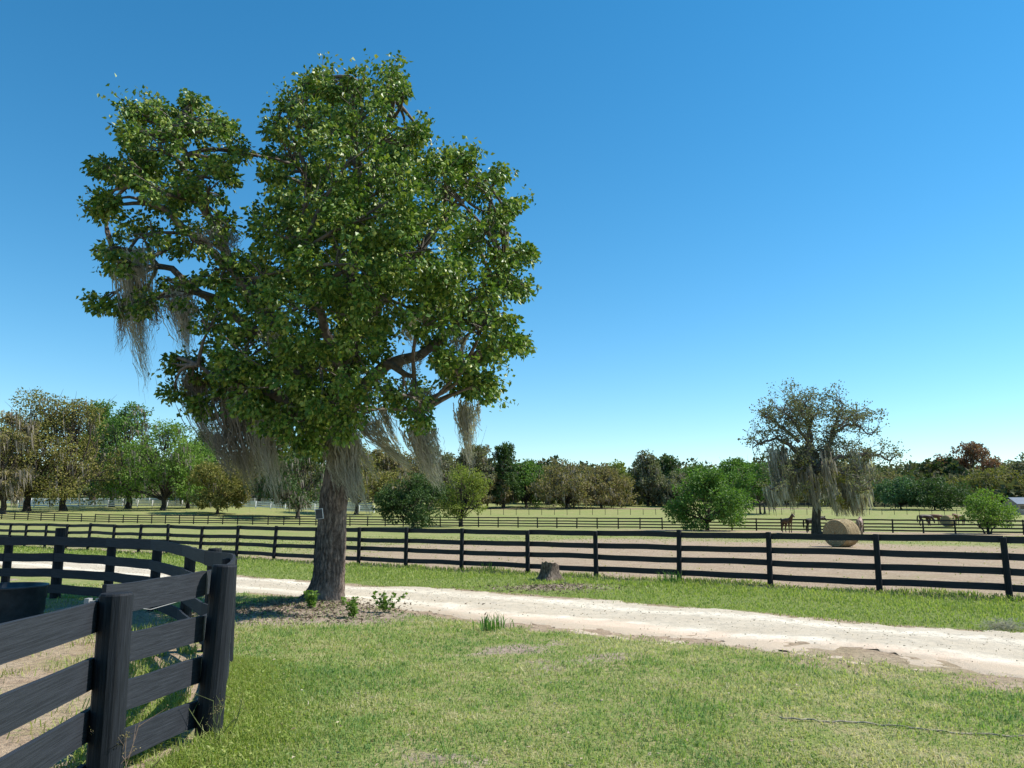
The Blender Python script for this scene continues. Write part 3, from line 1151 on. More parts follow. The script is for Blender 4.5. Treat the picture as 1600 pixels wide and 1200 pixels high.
BG = [
    (14, 126, 642, 36, 'sparse', 'brown', 'brown half bare mossy tree at the left edge', 1.0, dict(crown_lo=.12)),
    (52, 133, 608, 66, 'oak', 'olive', 'tall olive brown oak, leftmost of the big oaks', .22, dict(crown_lo=.08)),
    (108, 135, 617, 62, 'oak', 'olive', 'olive oak beside the leftmost big oak', .2, dict(crown_lo=.08)),
    (152, 168, 626, 36, 'tall', 'green', 'tall green treetop rising behind the olive oaks', .1, dict(crown_lo=.35)),
    (208, 150, 630, 44, 'oak', 'green', 'dark mossy green oak between the olive and bright oaks', .6, dict(crown_lo=.1)),
    (262, 140, 655, 58, 'oak', 'bright', 'bright green oak left of the big foreground tree', .35, dict(crown_lo=.06)),
    (322, 175, 668, 34, 'tall', 'dark', 'dark tree behind the small olive tree', .4, dict(crown_lo=.3)),
    (346, 130, 718, 36, 'round', 'olive', 'small olive tree with low crown by the white fence', .1, dict(crown_lo=.1)),
    (410, 172, 692, 58, 'oak', 'greygreen', 'grey green mossy oak seen left of the big trunk', .9, dict(crown_lo=.2)),
    (470, 128, 694, 50, 'oak', 'dark', 'dark mossy oak directly behind the big trunk', 1.0, dict(crown_lo=.12)),
    (560, 150, 692, 48, 'oak', 'olive', 'olive mossy oak just right of the big trunk', .6, dict(crown_lo=.15)),
    (612, 175, 696, 42, 'oak', 'brown', 'brown oak behind the dark paddock shrub', .6, dict(crown_lo=.07)),
    (668, 180, 690, 42, 'oak', 'greygreen', 'grey green oak behind the yellow green paddock tree', .8, dict(crown_lo=.07)),
    (742, 182, 694, 36, 'tall', 'greygreen', 'slim grey mossy tree left of the tall dark tree', 1.0, dict(crown_lo=.07)),
    (787, 184, 692, 27, 'tall', 'dark', 'tall narrow dark green tree above the middle treeline', .2, dict(crown_lo=.07)),
    (822, 190, 718, 36, 'oak', 'green', 'green oak right of the tall narrow dark tree', .4, dict(crown_lo=.07)),
    (762, 184, 735, 28, 'oak', 'brown', 'low brown mossy oak under the slim grey tree', 1.0, dict(crown_lo=.07)),
    (884, 184, 719, 48, 'oak', 'brown', 'broad brown mossy oak in the middle of the treeline', 1.1, dict(crown_lo=.07)),
    (938, 187, 727, 40, 'oak', 'brown', 'second brown mossy oak beside the yellow green tree', .9, dict(crown_lo=.07)),
    (964, 206, 723, 34, 'round', 'yellow', 'yellow green tree in the middle of the treeline', .1, dict(crown_lo=.07)),
    (1010, 200, 704, 30, 'tall', 'greygreen', 'tall olive grey tree right of the yellow green tree', .7, dict(crown_lo=.07)),
    (1040, 214, 712, 28, 'tall', 'dark', 'dark treetop behind the tall olive grey tree', .5, dict(crown_lo=.07)),
    (1056, 196, 738, 32, 'oak', 'greygreen', 'low grey green oak left of the round paddock shrub', .7, dict(crown_lo=.07)),
    (1085, 250, 727, 40, 'oak', 'green', 'green tree showing above the round paddock shrub', .1, dict(crown_lo=.07)),
    (1148, 240, 717, 36, 'oak', 'green', 'green treetop between the round shrub and the mossy tree', .1, dict(crown_lo=.2)),
    (1186, 152, 720, 38, 'round', 'green', 'green tree with bare trunks left of the mossy tree', .15, dict(crown_lo=.3, stems=2)),
    (1378, 235, 738, 38, 'oak', 'brown', 'rusty brown oak right of the mossy paddock tree', .4, dict(crown_lo=.07)),
    (1400, 176, 743, 35, 'round', 'bluegreen', 'round blue green tree, left of the pair at right', 0, dict(crown_lo=.07)),
    (1452, 172, 746, 39, 'round', 'dark', 'round dark green tree, right of the pair at right', 0, dict(crown_lo=.07)),
    (1510, 330, 693, 34, 'sparse', 'redbrown', 'tall russet tree standing above the far woods', .3, dict(crown_lo=.07, n_sub=1.5)),
    (1476, 332, 714, 19, 'round', 'dark', 'small dark green treetop left of the russet tree', 0, dict(crown_lo=.07)),
    (1516, 236, 740, 36, 'oak', 'olive', 'olive oak below the russet tree', .4, dict(crown_lo=.07)),
    (1566, 222, 728, 50, 'oak', 'olive', 'broad dark olive oak above the blue roofed shed', .7, dict(crown_lo=.07)),
    (1612, 240, 708, 40, 'oak', 'greygreen', 'grey green mossy oak at the right edge', .8, dict(crown_lo=.07)),
    (1690, 230, 715, 60, 'oak', 'olive', 'olive oak just outside the right edge', .4, dict(crown_lo=.07)),
    (182, 160, 648, 40, 'oak', 'green', 'lower green oak filling the gap left of the dark mossy oak', .3, dict(crown_lo=.06)),
    (300, 152, 690, 36, 'oak', 'green', 'low green oak right of the bright oak', .4, dict(crown_lo=.06)),
    (445, 190, 700, 50, 'oak', 'olive', 'far olive oak left of the big trunk', .5, dict(crown_lo=.06)),
    (700, 200, 712, 50, 'oak', 'brown', 'far brown oak behind the airy yellow green tree', .6, dict(crown_lo=.07)),
    (855, 215, 728, 40, 'oak', 'greygreen', 'far grey green oak behind the broad brown oak', .5, dict(crown_lo=.07)),
    (1010, 235, 728, 44, 'oak', 'olive', 'far olive oak behind the tall olive grey tree', .4, dict(crown_lo=.07)),
    (1330, 260, 735, 44, 'oak', 'olive', 'far olive oak behind the mossy paddock tree', .4, dict(crown_lo=.06)),
    (-60, 130, 620, 60, 'oak', 'olive', 'olive oak just outside the left edge', .4, dict(crown_lo=.15)),
]
for i, (u, Y, vt, hwp, st, lm, lab, ms, kw) in enumerate(BG):
    bg_tree(u, Y, vt, hwp, st, lm, lab, ms, seed=i + 1, **kw)

# paddock shrubs
bg_tree(648, 91, 737, 52, 'shrub', 'dark', 'dense dark green shrub on the paddock fence line', 0, seed=60, crown_lo=.02, leaf=.26, n_sub=1.2)
bg_tree(722, 96, 724, 42, 'round', 'yellow', 'airy yellow green tree beside the dark paddock shrub', 0, seed=61, crown_lo=.14, leaf=.22, n_sub=.75, name='young_tree')
bg_tree(1100, 79, 732, 66, 'shrub', 'green', 'large round green shrub left of the mossy paddock tree', 0, seed=62, crown_lo=.02, leaf=.26, n_sub=1.2)
bg_tree(1530, 68, 764, 47, 'round', 'bright', 'small bright green multi stemmed tree near the right edge', 0, seed=63, crown_lo=.16, leaf=.19, n_sub=.6, stems=3, name='young_tree')

# distant wood on the rise: reads as one mass
rng = np.random.default_rng(99)
puffs = []
for i in range(560):
    Y = random.uniform(245, 520)
    X = random.uniform(-.80, .85) * Y
    z = h1(X, Y)
    hgt = random.uniform(10, 17) * min(1.0, .45 + .55 * (Y - 245) / 120)
    puffs.append((np.array((X, Y, z + hgt * .55)), (random.uniform(6, 10), 6, hgt * .5)))
for i in range(150):
    Y = random.uniform(198, 246)
    X = random.uniform(-.72, .78) * Y
    r_ = random.uniform(2.0, 4.5)
    puffs.append((np.array((X, Y, h1(X, Y) + r_ * .45)), (r_ * 1.5, r_, r_ * .75)))
P, D, _ = crown_points(puffs, 2.2, 14, 1.0)
V, F = leaf_faces(P, D, 2.2 * rng.uniform(.6, 1.2, len(P)), 1.7)
wood = mesh_np('distant_wood', V, F, leaf_mat('far_wood_foliage', [(.055, .08, .035), (.09, .105, .045), (.13, .115, .07), (.07, .10, .035), (.15, .12, .085)], .2, .8, .1))
tag(wood, 'far off mixed wood along the horizon', 'woods', kind='stuff')

# ------------------------------------------------------------------ mossy paddock tree at the right
def mossy_tree():
    global rng
    rng = np.random.default_rng(5)
    random.seed(5)
    Y = 66.0
    X = ux(1275, Y)
    z0 = h1(X, Y)
    base = Vector((X, Y, z0))
    root = empty('mossy_tree', base)
    tag(root, 'wide half bare tree draped in grey moss beside the hay bale', 'tree')

    def w(u, v, dy=0.0):
        return pt(u, v, Y + dy) - base
    tb = MB()
    tb.tube([Vector((0, 0, -.3)), w(1275, 832), w(1275, 812), w(1277, 785), w(1272, 755), w(1271, 728)], [.54, .44, .36, .34, .32, .28], 12, True, .12)
    tb.build('trunk', M['bark_far'], root, True)
    lb = MB()
    limbs = [
        ([(1271, 735), (1262, 705), (1262, 680), (1270, 655), (1278, 640)], 0, .26),
        ([(1262, 690), (1248, 672), (1235, 655), (1225, 640)], -1.5, .18),
        ([(1248, 690), (1222, 668), (1208, 655), (1190, 650)], 1.2, .16),
        ([(1271, 740), (1240, 700), (1215, 685), (1195, 690), (1176, 700)], -1, .2),
        ([(1274, 735), (1295, 700), (1302, 675), (1310, 650), (1318, 630)], 1.0, .26),
        ([(1302, 680), (1318, 665), (1340, 662), (1362, 680)], -1.2, .15),
        ([(1305, 670), (1330, 650), (1350, 655)], 2.0, .12),
        ([(1276, 738), (1310, 715), (1345, 710), (1375, 712), (1392, 720)], .8, .2),
        ([(1270, 690), (1262, 660), (1248, 640), (1240, 632)], 1.8, .13),
        ([(1262, 668), (1265, 645), (1258, 630)], -1.8, .1),
        ([(1272, 735), (1255, 730), (1225, 745), (1205, 765)], -2.2, .16),
        ([(1275, 735), (1300, 735), (1335, 745), (1358, 765)], -2.4, .16),
        ([(1273, 735), (1270, 715), (1290, 705)], 3.2, .16),
    ]
    tips, nodes = [], []
    for pl, dy, r in limbs:
        pts_ = [w(u, v, dy * i / (len(pl) - 1) + random.gauss(0, .1)) for i, (u, v) in enumerate(pl)]
        fine = []
        for i in range(len(pts_) - 1):
            for s in (0, .33, .66):
                fine.append(pts_[i].lerp(pts_[i + 1], s) + Vector((random.gauss(0, .07), random.gauss(0, .07), random.gauss(0, .07))))
        fine.append(pts_[-1])
        nf = len(fine)
        lb.tube(fine, [r * (1 - .85 * i / (nf - 1)) + .012 for i in range(nf)], 7, False, .1)
        nodes += fine[2:]
        for i in range(2, nf):
            for _ in range(4):
                a = fine[i]
                e = a + Vector((random.gauss(0, .85), random.gauss(0, .85), random.gauss(.35, .6)))
                p_ = limb_path(a, e, -.05, 4, .15)
                lb.tube(p_, [.04, .028, .02, .01], 4, False)
                tips.append(e)
                for _ in range(2):
                    e2 = e + Vector((random.gauss(0, .4), random.gauss(0, .4), random.gauss(.12, .3)))
                    lb.tube([p_[2], e2], [.016, .007], 4, False)
                    tips.append(e2)
    lb.build('branches', M['twig'], root, True)
    tips = np.array([tuple(t) for t in tips])
    i = np.repeat(np.arange(len(tips)), 9)
    P = tips[i] + rng.normal(size=(len(i), 3)) * .17
    D = unit(rng.normal(size=(len(i), 3)))
    V, F = leaf_faces(P, D, .2 * rng.uniform(.6, 1.2, len(i)), .14)
    o = mesh_np('leaves', V, F, LM['greygreen'], root)
    o['kind'] = 'stuff'
    # lower leafy skirts
    puffs = [(np.array(tuple(w(u, v, dy))), (r, r, r * .7)) for u, v, dy, r in
             [(1262, 722, -1, .8), (1300, 750, -2, 1.0), (1330, 745, 0, 1.0), (1350, 760, -1, .8), (1300, 780, -1.5, .9), (1235, 715, 0, .8), (1270, 760, -2, .9), (1330, 790, -.5, .8),
              (1250, 770, 1, .9), (1315, 765, 2, 1.0), (1285, 740, 2, 1.0), (1225, 745, 1, .8), (1350, 735, 1.5, .8)]]
    P, D, sc = crown_points(puffs, .35, 20, .5)
    V, F = leaf_faces(P, D, .22 * rng.uniform(.6, 1.2, len(P)), .15)
    o = mesh_np('leaves', V, F, LM['olive'], root)
    o['kind'] = 'stuff'
    # moss curtains
    nodes = [n for n in nodes]
    for g in range(60):
        u = random.uniform(1203, 1362)
        span = 1 - abs((u - 1283) / 95)
        v0 = random.uniform(700, 775)
        dy = random.uniform(-2.6, 2.6)
        c = np.array(tuple(w(u, v0, dy)))
        k = 60
        tp = c + rng.normal(size=(k, 3)) * np.array([.22, .25, .3])
        ln = rng.uniform(.35, 1.0, k) * random.uniform(.8, 2.7)
        ln = np.minimum(ln, tp[:, 2] - 1.5)
        V, F = moss_strands(tp, np.maximum(ln, .3), rng.uniform(.06, .15, k), (.14, 0, 0), 4)
        mesh_np('hanging_moss', V, F, M['moss'] if g % 3 else M['moss_dark'], root)['kind'] = 'stuff'
    return root


mossy_tree()

# ------------------------------------------------------------------ the big foreground tree
def hero_tree():
    global rng
    rng = np.random.default_rng(21)
    random.seed(21)
    bx, by = TREE_XY
    z0 = h1(bx, by)
    base = Vector((bx, by, z0))
    root = empty('shade_tree', base)
    tag(root, 'big leafy tree with hanging grey moss beside the driveway', 'tree')
    Y = by

    def w(u, v, dy=0.0):
        return pt(u, v, Y + dy) - base
    # trunk with furrowed, flared base
    cl = [(508, 940), (511, 925), (514, 900), (516, 870), (518, 835), (520, 800), (523, 770), (526, 745), (527, 715), (525, 690)]
    rads = [.36, .32, .285, .27, .26, .255, .27, .24, .20, .18]
    cpts = [w(u, v) for u, v in cl]
    nseg, nring = 84, 120
    V = []
    zs = np.linspace(-.18, cpts[-1].z, nring)
    cz = [p.z for p in cpts]
    for z in zs:
        cxx = float(np.interp(z, cz, [p.x for p in cpts]))
        cyy = 0.0
        rr = float(np.interp(z, cz, rads))
        for k in range(nseg):
            th = 2 * math.pi * k / nseg
            fl = math.exp(-max(z, 0) / .16)
            lobes = .09 * fl * (math.cos(3 * th + 2.4) + .6 * math.cos(5 * th + .7)) + .42 * fl * max(0, math.cos(th - math.pi * 1.04)) ** 3
            groove = mnoise.noise(Vector((math.cos(th) * 4.5, math.sin(th) * 4.5, z * 1.5)))
            fine = mnoise.noise(Vector((math.cos(th) * 13, math.sin(th) * 13, z * 7)))
            flute = .035 * math.cos(2 * th + z * .8) + .03 * math.cos(5 * th + z)
            r = rr * (1 + lobes + flute + .07 * groove) + .022 * fine
            V.append((cxx + math.cos(th) * r, cyy + math.sin(th) * r, z))
    F = [(i * nseg + k, i * nseg + (k + 1) % nseg, (i + 1) * nseg + (k + 1) % nseg, (i + 1) * nseg + k) for i in range(nring - 1) for k in range(nseg)]
    mb = MB()
    mb.add(V, F)
    mb.build('trunk', M['bark'], root, True)
    # limbs
    skel = {
        'leader': ([(526, 720), (530, 640), (535, 560), (545, 460), (550, 360), (553, 260), (550, 170), (545, 120)], 0, .24),
        'left': ([(524, 700), (490, 620), (430, 530), (370, 430), (320, 340), (285, 260), (270, 200)], -.4, .17),
        'left2': ([(430, 530), (340, 470), (270, 420), (215, 400), (185, 410)], .6, .10),
        'left3': ([(520, 700), (450, 630), (370, 600), (310, 570)], -.9, .12),
        'left4': ([(370, 430), (260, 330), (200, 290)], -.5, .08),
        'right': ([(530, 660), (600, 570), (680, 540), (740, 480), (790, 410)], .3, .15),
        'right2': ([(600, 570), (650, 590), (665, 640)], -.4, .07),
        'right3': ([(680, 545), (720, 575), (735, 610)], .3, .06),
        'right4': ([(535, 560), (620, 440), (690, 350), (750, 290)], 1.2, .13),
        'front': ([(530, 640), (520, 540), (500, 470), (470, 400)], -2.0, .14),
        'back': ([(530, 640), (560, 520), (580, 430), (600, 340)], 2.4, .14),
        'up_r': ([(550, 360), (590, 260), (615, 170), (620, 120)], .3, .07),
        'up_l': ([(545, 420), (490, 320), (470, 240), (455, 180)], -.3, .08),
    }
    lb = MB()
    nodes = []
    for nm, (pl, dy, r) in skel.items():
        ps = [w(u, v, dy * i / (len(pl) - 1)) for i, (u, v) in enumerate(pl)]
        fine = []
        for i in range(len(ps) - 1):
            for s in (0, .33, .66):
                fine.append(ps[i].lerp(ps[i + 1], s) + (Vector((random.gauss(0, .05), random.gauss(0, .05), random.gauss(0, .05))) if i + s > 0 else Vector()))
        fine.append(ps[-1])
        nf = len(fine)
        lb.tube(fine, [r * (1 - .86 * i / (nf - 1)) + .01 for i in range(nf)], 8, False, .08)
        nodes += fine
    px = [
        # left lobe
        (245, 225, 55), (300, 185, 40), (285, 205, 50), (210, 260, 45), (335, 205, 28), (260, 300, 62), (185, 275, 32), (325, 285, 50), (350, 260, 26), (345, 350, 36), (225, 365, 48),
        (300, 375, 42), (190, 415, 30), (185, 475, 30), (220, 470, 30), (275, 450, 42), (340, 425, 44), (205, 215, 26), (170, 320, 22),
        # main crown
        (540, 142, 30), (508, 140, 24), (500, 195, 55), (570, 180, 55), (602, 140, 26), (455, 165, 24), (450, 235, 40), (545, 250, 75), (625, 215, 42), (640, 265, 48), (490, 310, 78), (600, 330, 90),
        (695, 290, 48), (760, 295, 36), (730, 260, 24), (440, 365, 66), (540, 410, 100), (660, 395, 88), (755, 365, 52), (788, 395, 34), (778, 338, 22), (390, 440, 66), (480, 490, 92), (610, 470, 84),
        (720, 455, 62), (776, 460, 36), (335, 500, 46), (390, 550, 70), (500, 590, 84), (565, 560, 56), (745, 510, 38), (795, 530, 22), (300, 590, 32), (285, 560, 20), (385, 620, 52), (460, 650, 64), (520, 650, 52),
        (585, 610, 40), (680, 500, 50), (640, 622, 40), (655, 655, 34), (722, 582, 42), (742, 608, 34), (560, 640, 36), (320, 640, 30), (705, 570, 38), (500, 690, 36), (350, 570, 52), (420, 610, 62), (365, 620, 48), (300, 560, 34), (776, 500, 30), (792, 430, 28),
        # small sprays that break the outline
        (482, 132, 18), (502, 120, 17), (610, 120, 18), (628, 145, 18), (560, 128, 16), (430, 200, 20), (425, 270, 22), (655, 205, 20), (690, 248, 20), (725, 252, 22), (783, 272, 20), (798, 322, 20),
        (822, 400, 18), (814, 450, 20), (806, 540, 18), (162, 262, 20), (158, 330, 20), (168, 390, 20), (160, 480, 20), (205, 175, 20), (245, 168, 20), (300, 152, 22), (352, 192, 18), (378, 240, 18),
        (272, 570, 22), (272, 610, 20), (762, 600, 18), (770, 555, 18),
    ]
    puffs = []
    s_px = Y / F_PX * 1.0
    for (u, v, r) in px:
        R_ = max(r - (16 if u < 400 else 12), 9) * s_px * random.uniform(.88, 1.08)
        if u < 375 and v < 500:
            cu, cv, cr = 265, 320, 150
        else:
            cu, cv, cr = 570, 410, 280
        q = math.hypot(u - cu, (v - cv) * .85) / cr
        hd = cr * s_px * math.sqrt(max(0, 1 - min(q, 1) ** 2)) * .9
        offs = [0.0]
        if hd > R_ * .9:
            offs = [-hd * .75, hd * .75]
            if hd > R_ * 1.8:
                offs += [0.0]
        else:
            offs = [random.uniform(-.35, .35) * max(hd, .3)]
        for dy in offs:
            k = 1 + dy / Y
            c = w(u + random.uniform(-6, 6), v + random.uniform(-6, 6), dy)
            puffs.append((np.array(tuple(c)), (R_ * k, R_ * k, R_ * k * .92)))
    # twigs to puffs
    na = np.array([tuple(n) for n in nodes])
    P, D, sc = crown_points(puffs, .21, 58, .95, shell=.15)
    for c, r in puffs:
        j = int(np.argmin(((na - c) ** 2).sum(1) + np.maximum(na[:, 2] - c[2], 0) ** 2))
        a = Vector(na[j])
        pth = limb_path(a, Vector(c), -.06, 5, .08)
        lb.tube(pth, [.045, .038, .03, .022, .012], 6, False)
        for _ in range(6):
            d_ = Vector((random.gauss(0, 1), random.gauss(0, 1), random.gauss(.25, .8))).normalized() * float(r[0]) * random.uniform(.7, 1.1)
            lb.tube(limb_path(pth[3], Vector(c) + d_, -.05, 4, .12), [.018, .014, .009, .004], 4, False)
    lb.build('branches', M['twig'], root, True)
    # stray sprigs breaking the outline
    ex = sc[rng.integers(0, len(sc), 520)]
    cen = np.array(tuple(w(520, 420)))
    o_ = unit(ex - cen)
    sp = ex + o_ * rng.uniform(.12, .42, (len(ex), 1)) + np.array([0, 0, .06])
    tw = MB()
    for a_, b_ in zip(ex, sp):
        tw.tube([Vector(a_) - (Vector(b_) - Vector(a_)) * .6, Vector(a_), Vector(b_), Vector(b_) + (Vector(b_) - Vector(a_)).normalized() * .1], [.009, .008, .006, .003], 4, False)
    tw.build('twigs', M['twig'], root, True)['kind'] = 'stuff'
    i = np.repeat(np.arange(len(sp)), 14)
    P2 = sp[i] + rng.normal(size=(len(i), 3)) * .10
    D2 = unit(rng.normal(size=(len(i), 3)) + np.array([0, 0, -.3]))
    P = np.concatenate([P, P2])
    D = np.concatenate([D, D2])
    D = unit(D + np.array([0, 0, -.35]))
    n = len(P)
    V, F = leaf_faces(P, D, .102 * rng.uniform(.55, 1.25, n), .078 * rng.uniform(.7, 1.25, n), .2)
    o = mesh_np('crown', V, F, M['hero_leaf'], root)
    o['kind'] = 'stuff'
    print('hero leaves', n)
    # Spanish moss clumps: top, tip, width px, strands, colour
    MS = [
        ((208, 425), (229, 588), 46, 230, 'moss', 0), ((200, 470), (186, 548), 30, 70, 'moss_dark', .2), ((278, 465), (290, 548), 40, 170, 'moss', 0), ((240, 478), (246, 510), 30, 60, 'moss_dark', .3),
        ((215, 395), (225, 440), 44, 110, 'moss', -.3), ((340, 362), (352, 402), 64, 160, 'moss', -.6), ((300, 590), (325, 690), 46, 230, 'moss_dark', .2), ((345, 600), (356, 630), 26, 50, 'moss_dark', .3),
        ((365, 640), (392, 760), 62, 300, 'moss_dark', -.1), ((415, 660), (432, 775), 44, 200, 'moss', -.3), ((395, 650), (410, 740), 44, 180, 'moss_dark', .4),
        ((520, 690), (528, 760), 34, 170, 'moss', -.38), ((540, 690), (553, 790), 34, 230, 'moss', -.42), ((552, 715), (577, 806), 12, 50, 'moss', -.4),
        ((548, 668), (590, 748), 16, 60, 'moss', -.2), ((565, 662), (640, 728), 20, 70, 'moss', 0), ((585, 655), (638, 735), 18, 60, 'moss', .3), ((600, 640), (625, 700), 16, 50, 'moss', .6),
        ((655, 672), (686, 758), 46, 230, 'moss', 0), ((727, 640), (735, 726), 28, 170, 'moss', .2), ((747, 630), (748, 668), 8, 16, 'moss', .3),
        ((640, 555), (645, 590), 44, 40, 'moss', .1), ((690, 560), (700, 610), 40, 90, 'moss', .4), ((715, 520), (718, 560), 30, 60, 'moss', -.5), ((640, 500), (645, 540), 36, 70, 'moss', -1.2),
        ((430, 520), (436, 560), 34, 60, 'moss', -1.6), ((780, 535), (784, 560), 10, 14, 'moss', 0), ((660, 610), (672, 650), 30, 70, 'moss', -.3),
        ((290, 470), (296, 560), 26, 90, 'moss', -.3), ((345, 680), (362, 740), 40, 130, 'moss_dark', -.3),
    ]
    for (a, b, wpx, k, mt, dy) in MS:
        k = int(k * 1.4)
        pa, pb = w(*a, dy), w(*b, dy)
        L = pa.z - pb.z
        wid = wpx * s_px
        tp = np.array(tuple(pa)) + rng.normal(size=(k, 3)) * np.array([wid * .30, wid * .22, L * .10])
        ln = L * np.clip(rng.beta(2.2, 1.6, k) * 1.15, .15, 1.08)
        blow = ((pb.x - pa.x) / L, 0, 0)
        # strands gather towards the tip
        V, F = moss_strands(tp, ln, rng.uniform(.008, .022, k), blow, 9)
        V = V.reshape(k, -1, 3)
        cx0 = pa.x + (pb.x - pa.x) * np.clip((pa.z - V[:, :, 2]) / L, 0, 1) ** 1.3
        g = np.clip((pa.z - V[:, :, 2]) / L, 0, 1) * .62
        V[:, :, 0] = V[:, :, 0] * (1 - g) + cx0 * g
        V[:, :, 1] = V[:, :, 1] * (1 - g) + pa.y * g
        V[:, :, 0] += np.repeat(rng.normal(0, .020, (k, 10)), 2, 1)
        V[:, :, 2] += rng.normal(0, .008, V.shape[:2])
        o = mesh_np('hanging_moss', V.reshape(-1, 3), F, M[mt], root)
        o['kind'] = 'stuff'
    return root


hero_tree()

# small sign plate on the trunk
p = pt(499, 803, TREE_XY[1] - .37)
sg = empty('sign_plate', p, R(-14))
tag(sg, 'small dark square plate with white rim on the big trunk', 'sign')
mb = MB()
mb.box(-.075, .075, -.008, .008, -.095, .095)
a = mb.build('rim', M['white_paint'], sg)
mb = MB()
mb.box(-.067, .067, -.014, -.0085, -.087, .087)
mb.build('face', M['black_rubber'], sg)
sg.rotation_euler = (R(4), R(-6), R(-14))

# ------------------------------------------------------------------ stump
def stump():
    c = gp(860, 906)
    rr = random.Random(3)
    seg, rings = 40, 14
    V = []
    for i in range(rings):
        s = i / (rings - 1)
        z = -.08 + s * .50
        for k in range(seg):
            th = 2 * math.pi * k / seg
            fl = math.exp(-max(z, 0) / .13)
            r = .235 * (1 + .75 * fl * (.55 + .45 * math.cos(4 * th + 1)) + .10 * mnoise.noise(Vector((math.cos(th) * 3, math.sin(th) * 3, z * 3)))) * (1 - .12 * s)
            zz = z + (.07 * mnoise.noise(Vector((math.cos(th) * 2, math.sin(th) * 2, 4.0))) + .05 * math.cos(th + 2.5)) * s
            V.append((math.cos(th) * r, math.sin(th) * r, zz))
    F = [(i * seg + k, i * seg + (k + 1) % seg, (i + 1) * seg + (k + 1) % seg, (i + 1) * seg + k) for i in range(rings - 1) for k in range(seg)]
    root = empty('tree_stump', c)
    tag(root, 'cut tree stump on the verge by the black fence', 'stump')
    mb = MB()
    mb.add(V, F)
    mb.build('bark', M['bark'], root, True)
    top = [V[(rings - 1) * seg + k] for k in range(seg)]
    inn = [(x * .5, y * .5, .40 + .03 * mnoise.noise(Vector((x * 9, y * 9, 1)))) for x, y, z in top]
    mb = MB()
    mb.add(top + inn + [(0, 0, .39)], [(k, (k + 1) % seg, seg + (k + 1) % seg, seg + k) for k in range(seg)] + [(seg + k, seg + (k + 1) % seg, 2 * seg, 2 * seg) for k in range(seg)])
    mb.build('cut_top', plain_mat('weathered_cut_wood', (.33, .25, .18), .9, .4, 12, .5), root)


stump()

# ------------------------------------------------------------------ water troughs in the pen
def tub(name, label, c, r, h, flare=1.1):
    root = empty(name, c)
    tag(root, label, 'trough')
    seg = 36
    prof = [(r * .93, 0), (r * .95, .03), (r * .97, h * .3), (r * 1.0, h * .33), (r * .99, h * .62), (r * 1.02, h * .65), (r * flare * .96, h * .93), (r * flare, h * .95), (r * flare, h), (r * flare * .95, h), (r * .93, h * .6), (r * .9, .06)]
    V = [(math.cos(2 * math.pi * k / seg) * a, math.sin(2 * math.pi * k / seg) * a, z) for a, z in prof for k in range(seg)]
    F = [(i * seg + k, i * seg + (k + 1) % seg, (i + 1) * seg + (k + 1) % seg, (i + 1) * seg + k) for i in range(len(prof) - 1) for k in range(seg)]
    mb = MB()
    mb.add(V, F)
    mb.build('tub_wall', M['black_rubber'], root, True)
    wv = [(math.cos(2 * math.pi * k / seg) * r * .92, math.sin(2 * math.pi * k / seg) * r * .92, h * .8) for k in range(seg)] + [(0, 0, h * .8)]
    mb = MB()
    mb.add(wv, [(k, (k + 1) % seg, seg) for k in range(seg)])
    wm = NT('trough_water')
    mb.build('water', wm.finish(wm.principled((.02, .025, .025), .06, None, .5)), root)


tub('water_trough', 'large round black rubber trough at the left edge', Vector((-7.86, 12.3, h1(-7.86, 12.3))), .56, .58, 1.05)

# ------------------------------------------------------------------ hay bales
def bale(label, c, r, L, yaw):
    root = empty('hay_bale', c, yaw)
    tag(root, label, 'hay bale', 'round hay bales in the paddocks')
    seg, nl = 56, 16
    V = []
    for i in range(nl + 1):
        s = i / nl
        yy = (s - .5) * L
        e = 1 - .09 * (abs(s - .5) * 2) ** 8
        for k in range(seg):
            th = 2 * math.pi * k / seg
            n_ = mnoise.noise(Vector((math.cos(th) * 3 + c[0], math.sin(th) * 3, yy * 4)))
            band = -.012 if i % 4 == 2 else .004
            rr = r * e * (1 + .02 * n_) + band
            V.append((math.sin(th) * rr, yy, math.cos(th) * rr * .97))
    F = [(i * seg + k, (i + 1) * seg + k, (i + 1) * seg + (k + 1) % seg, i * seg + (k + 1) % seg) for i in range(nl) for k in range(seg)]
    mb = MB()
    mb.add(V, F)
    body = mb.build('wrapped_side', M['hay'], root, True)
    body.location = (0, 0, r * .96)
    for sgn in (-1, 1):
        rings = [.91, .82, .7, .58, .46, .34, .22, .1, .0]
        V = []
        for j, q in enumerate(rings):
            for k in range(seg):
                th = 2 * math.pi * k / seg
                n_ = mnoise.noise(Vector((math.cos(th) * 5 * q, math.sin(th) * 5 * q, sgn * 3 + c[1])))
                V.append((math.sin(th) * r * q, sgn * (L / 2 + .015 + .02 * n_ - .012 * (j % 2) - (.02 if j == 0 else 0)), math.cos(th) * r * q * .97))
        F = [(j * seg + k, j * seg + (k + 1) % seg, (j + 1) * seg + (k + 1) % seg, (j + 1) * seg + k) for j in range(len(rings) - 1) for k in range(seg)]
        mb = MB()
        mb.add(V, F)
        e = mb.build('hay_end', M['hay'], root, True)
        e.location = (0, 0, r * .96)
    # loose straws
    n = 700
    th = rng.uniform(0, 6.28, n)
    yy = rng.uniform(-.5, .5, n) * L
    P = np.stack([np.sin(th) * r * .99, yy, np.cos(th) * r * .97 + r * .96], -1)
    D = unit(np.stack([np.sin(th), rng.normal(0, .8, n), np.cos(th)], -1) + rng.normal(size=(n, 3)) * .7)
    V, F = leaf_faces(P, D, .10 * rng.uniform(.4, 1.2, n), .012)
    s = mesh_np('loose_straw', V, F, M['hay'], root)
    s['kind'] = 'stuff'
    return root


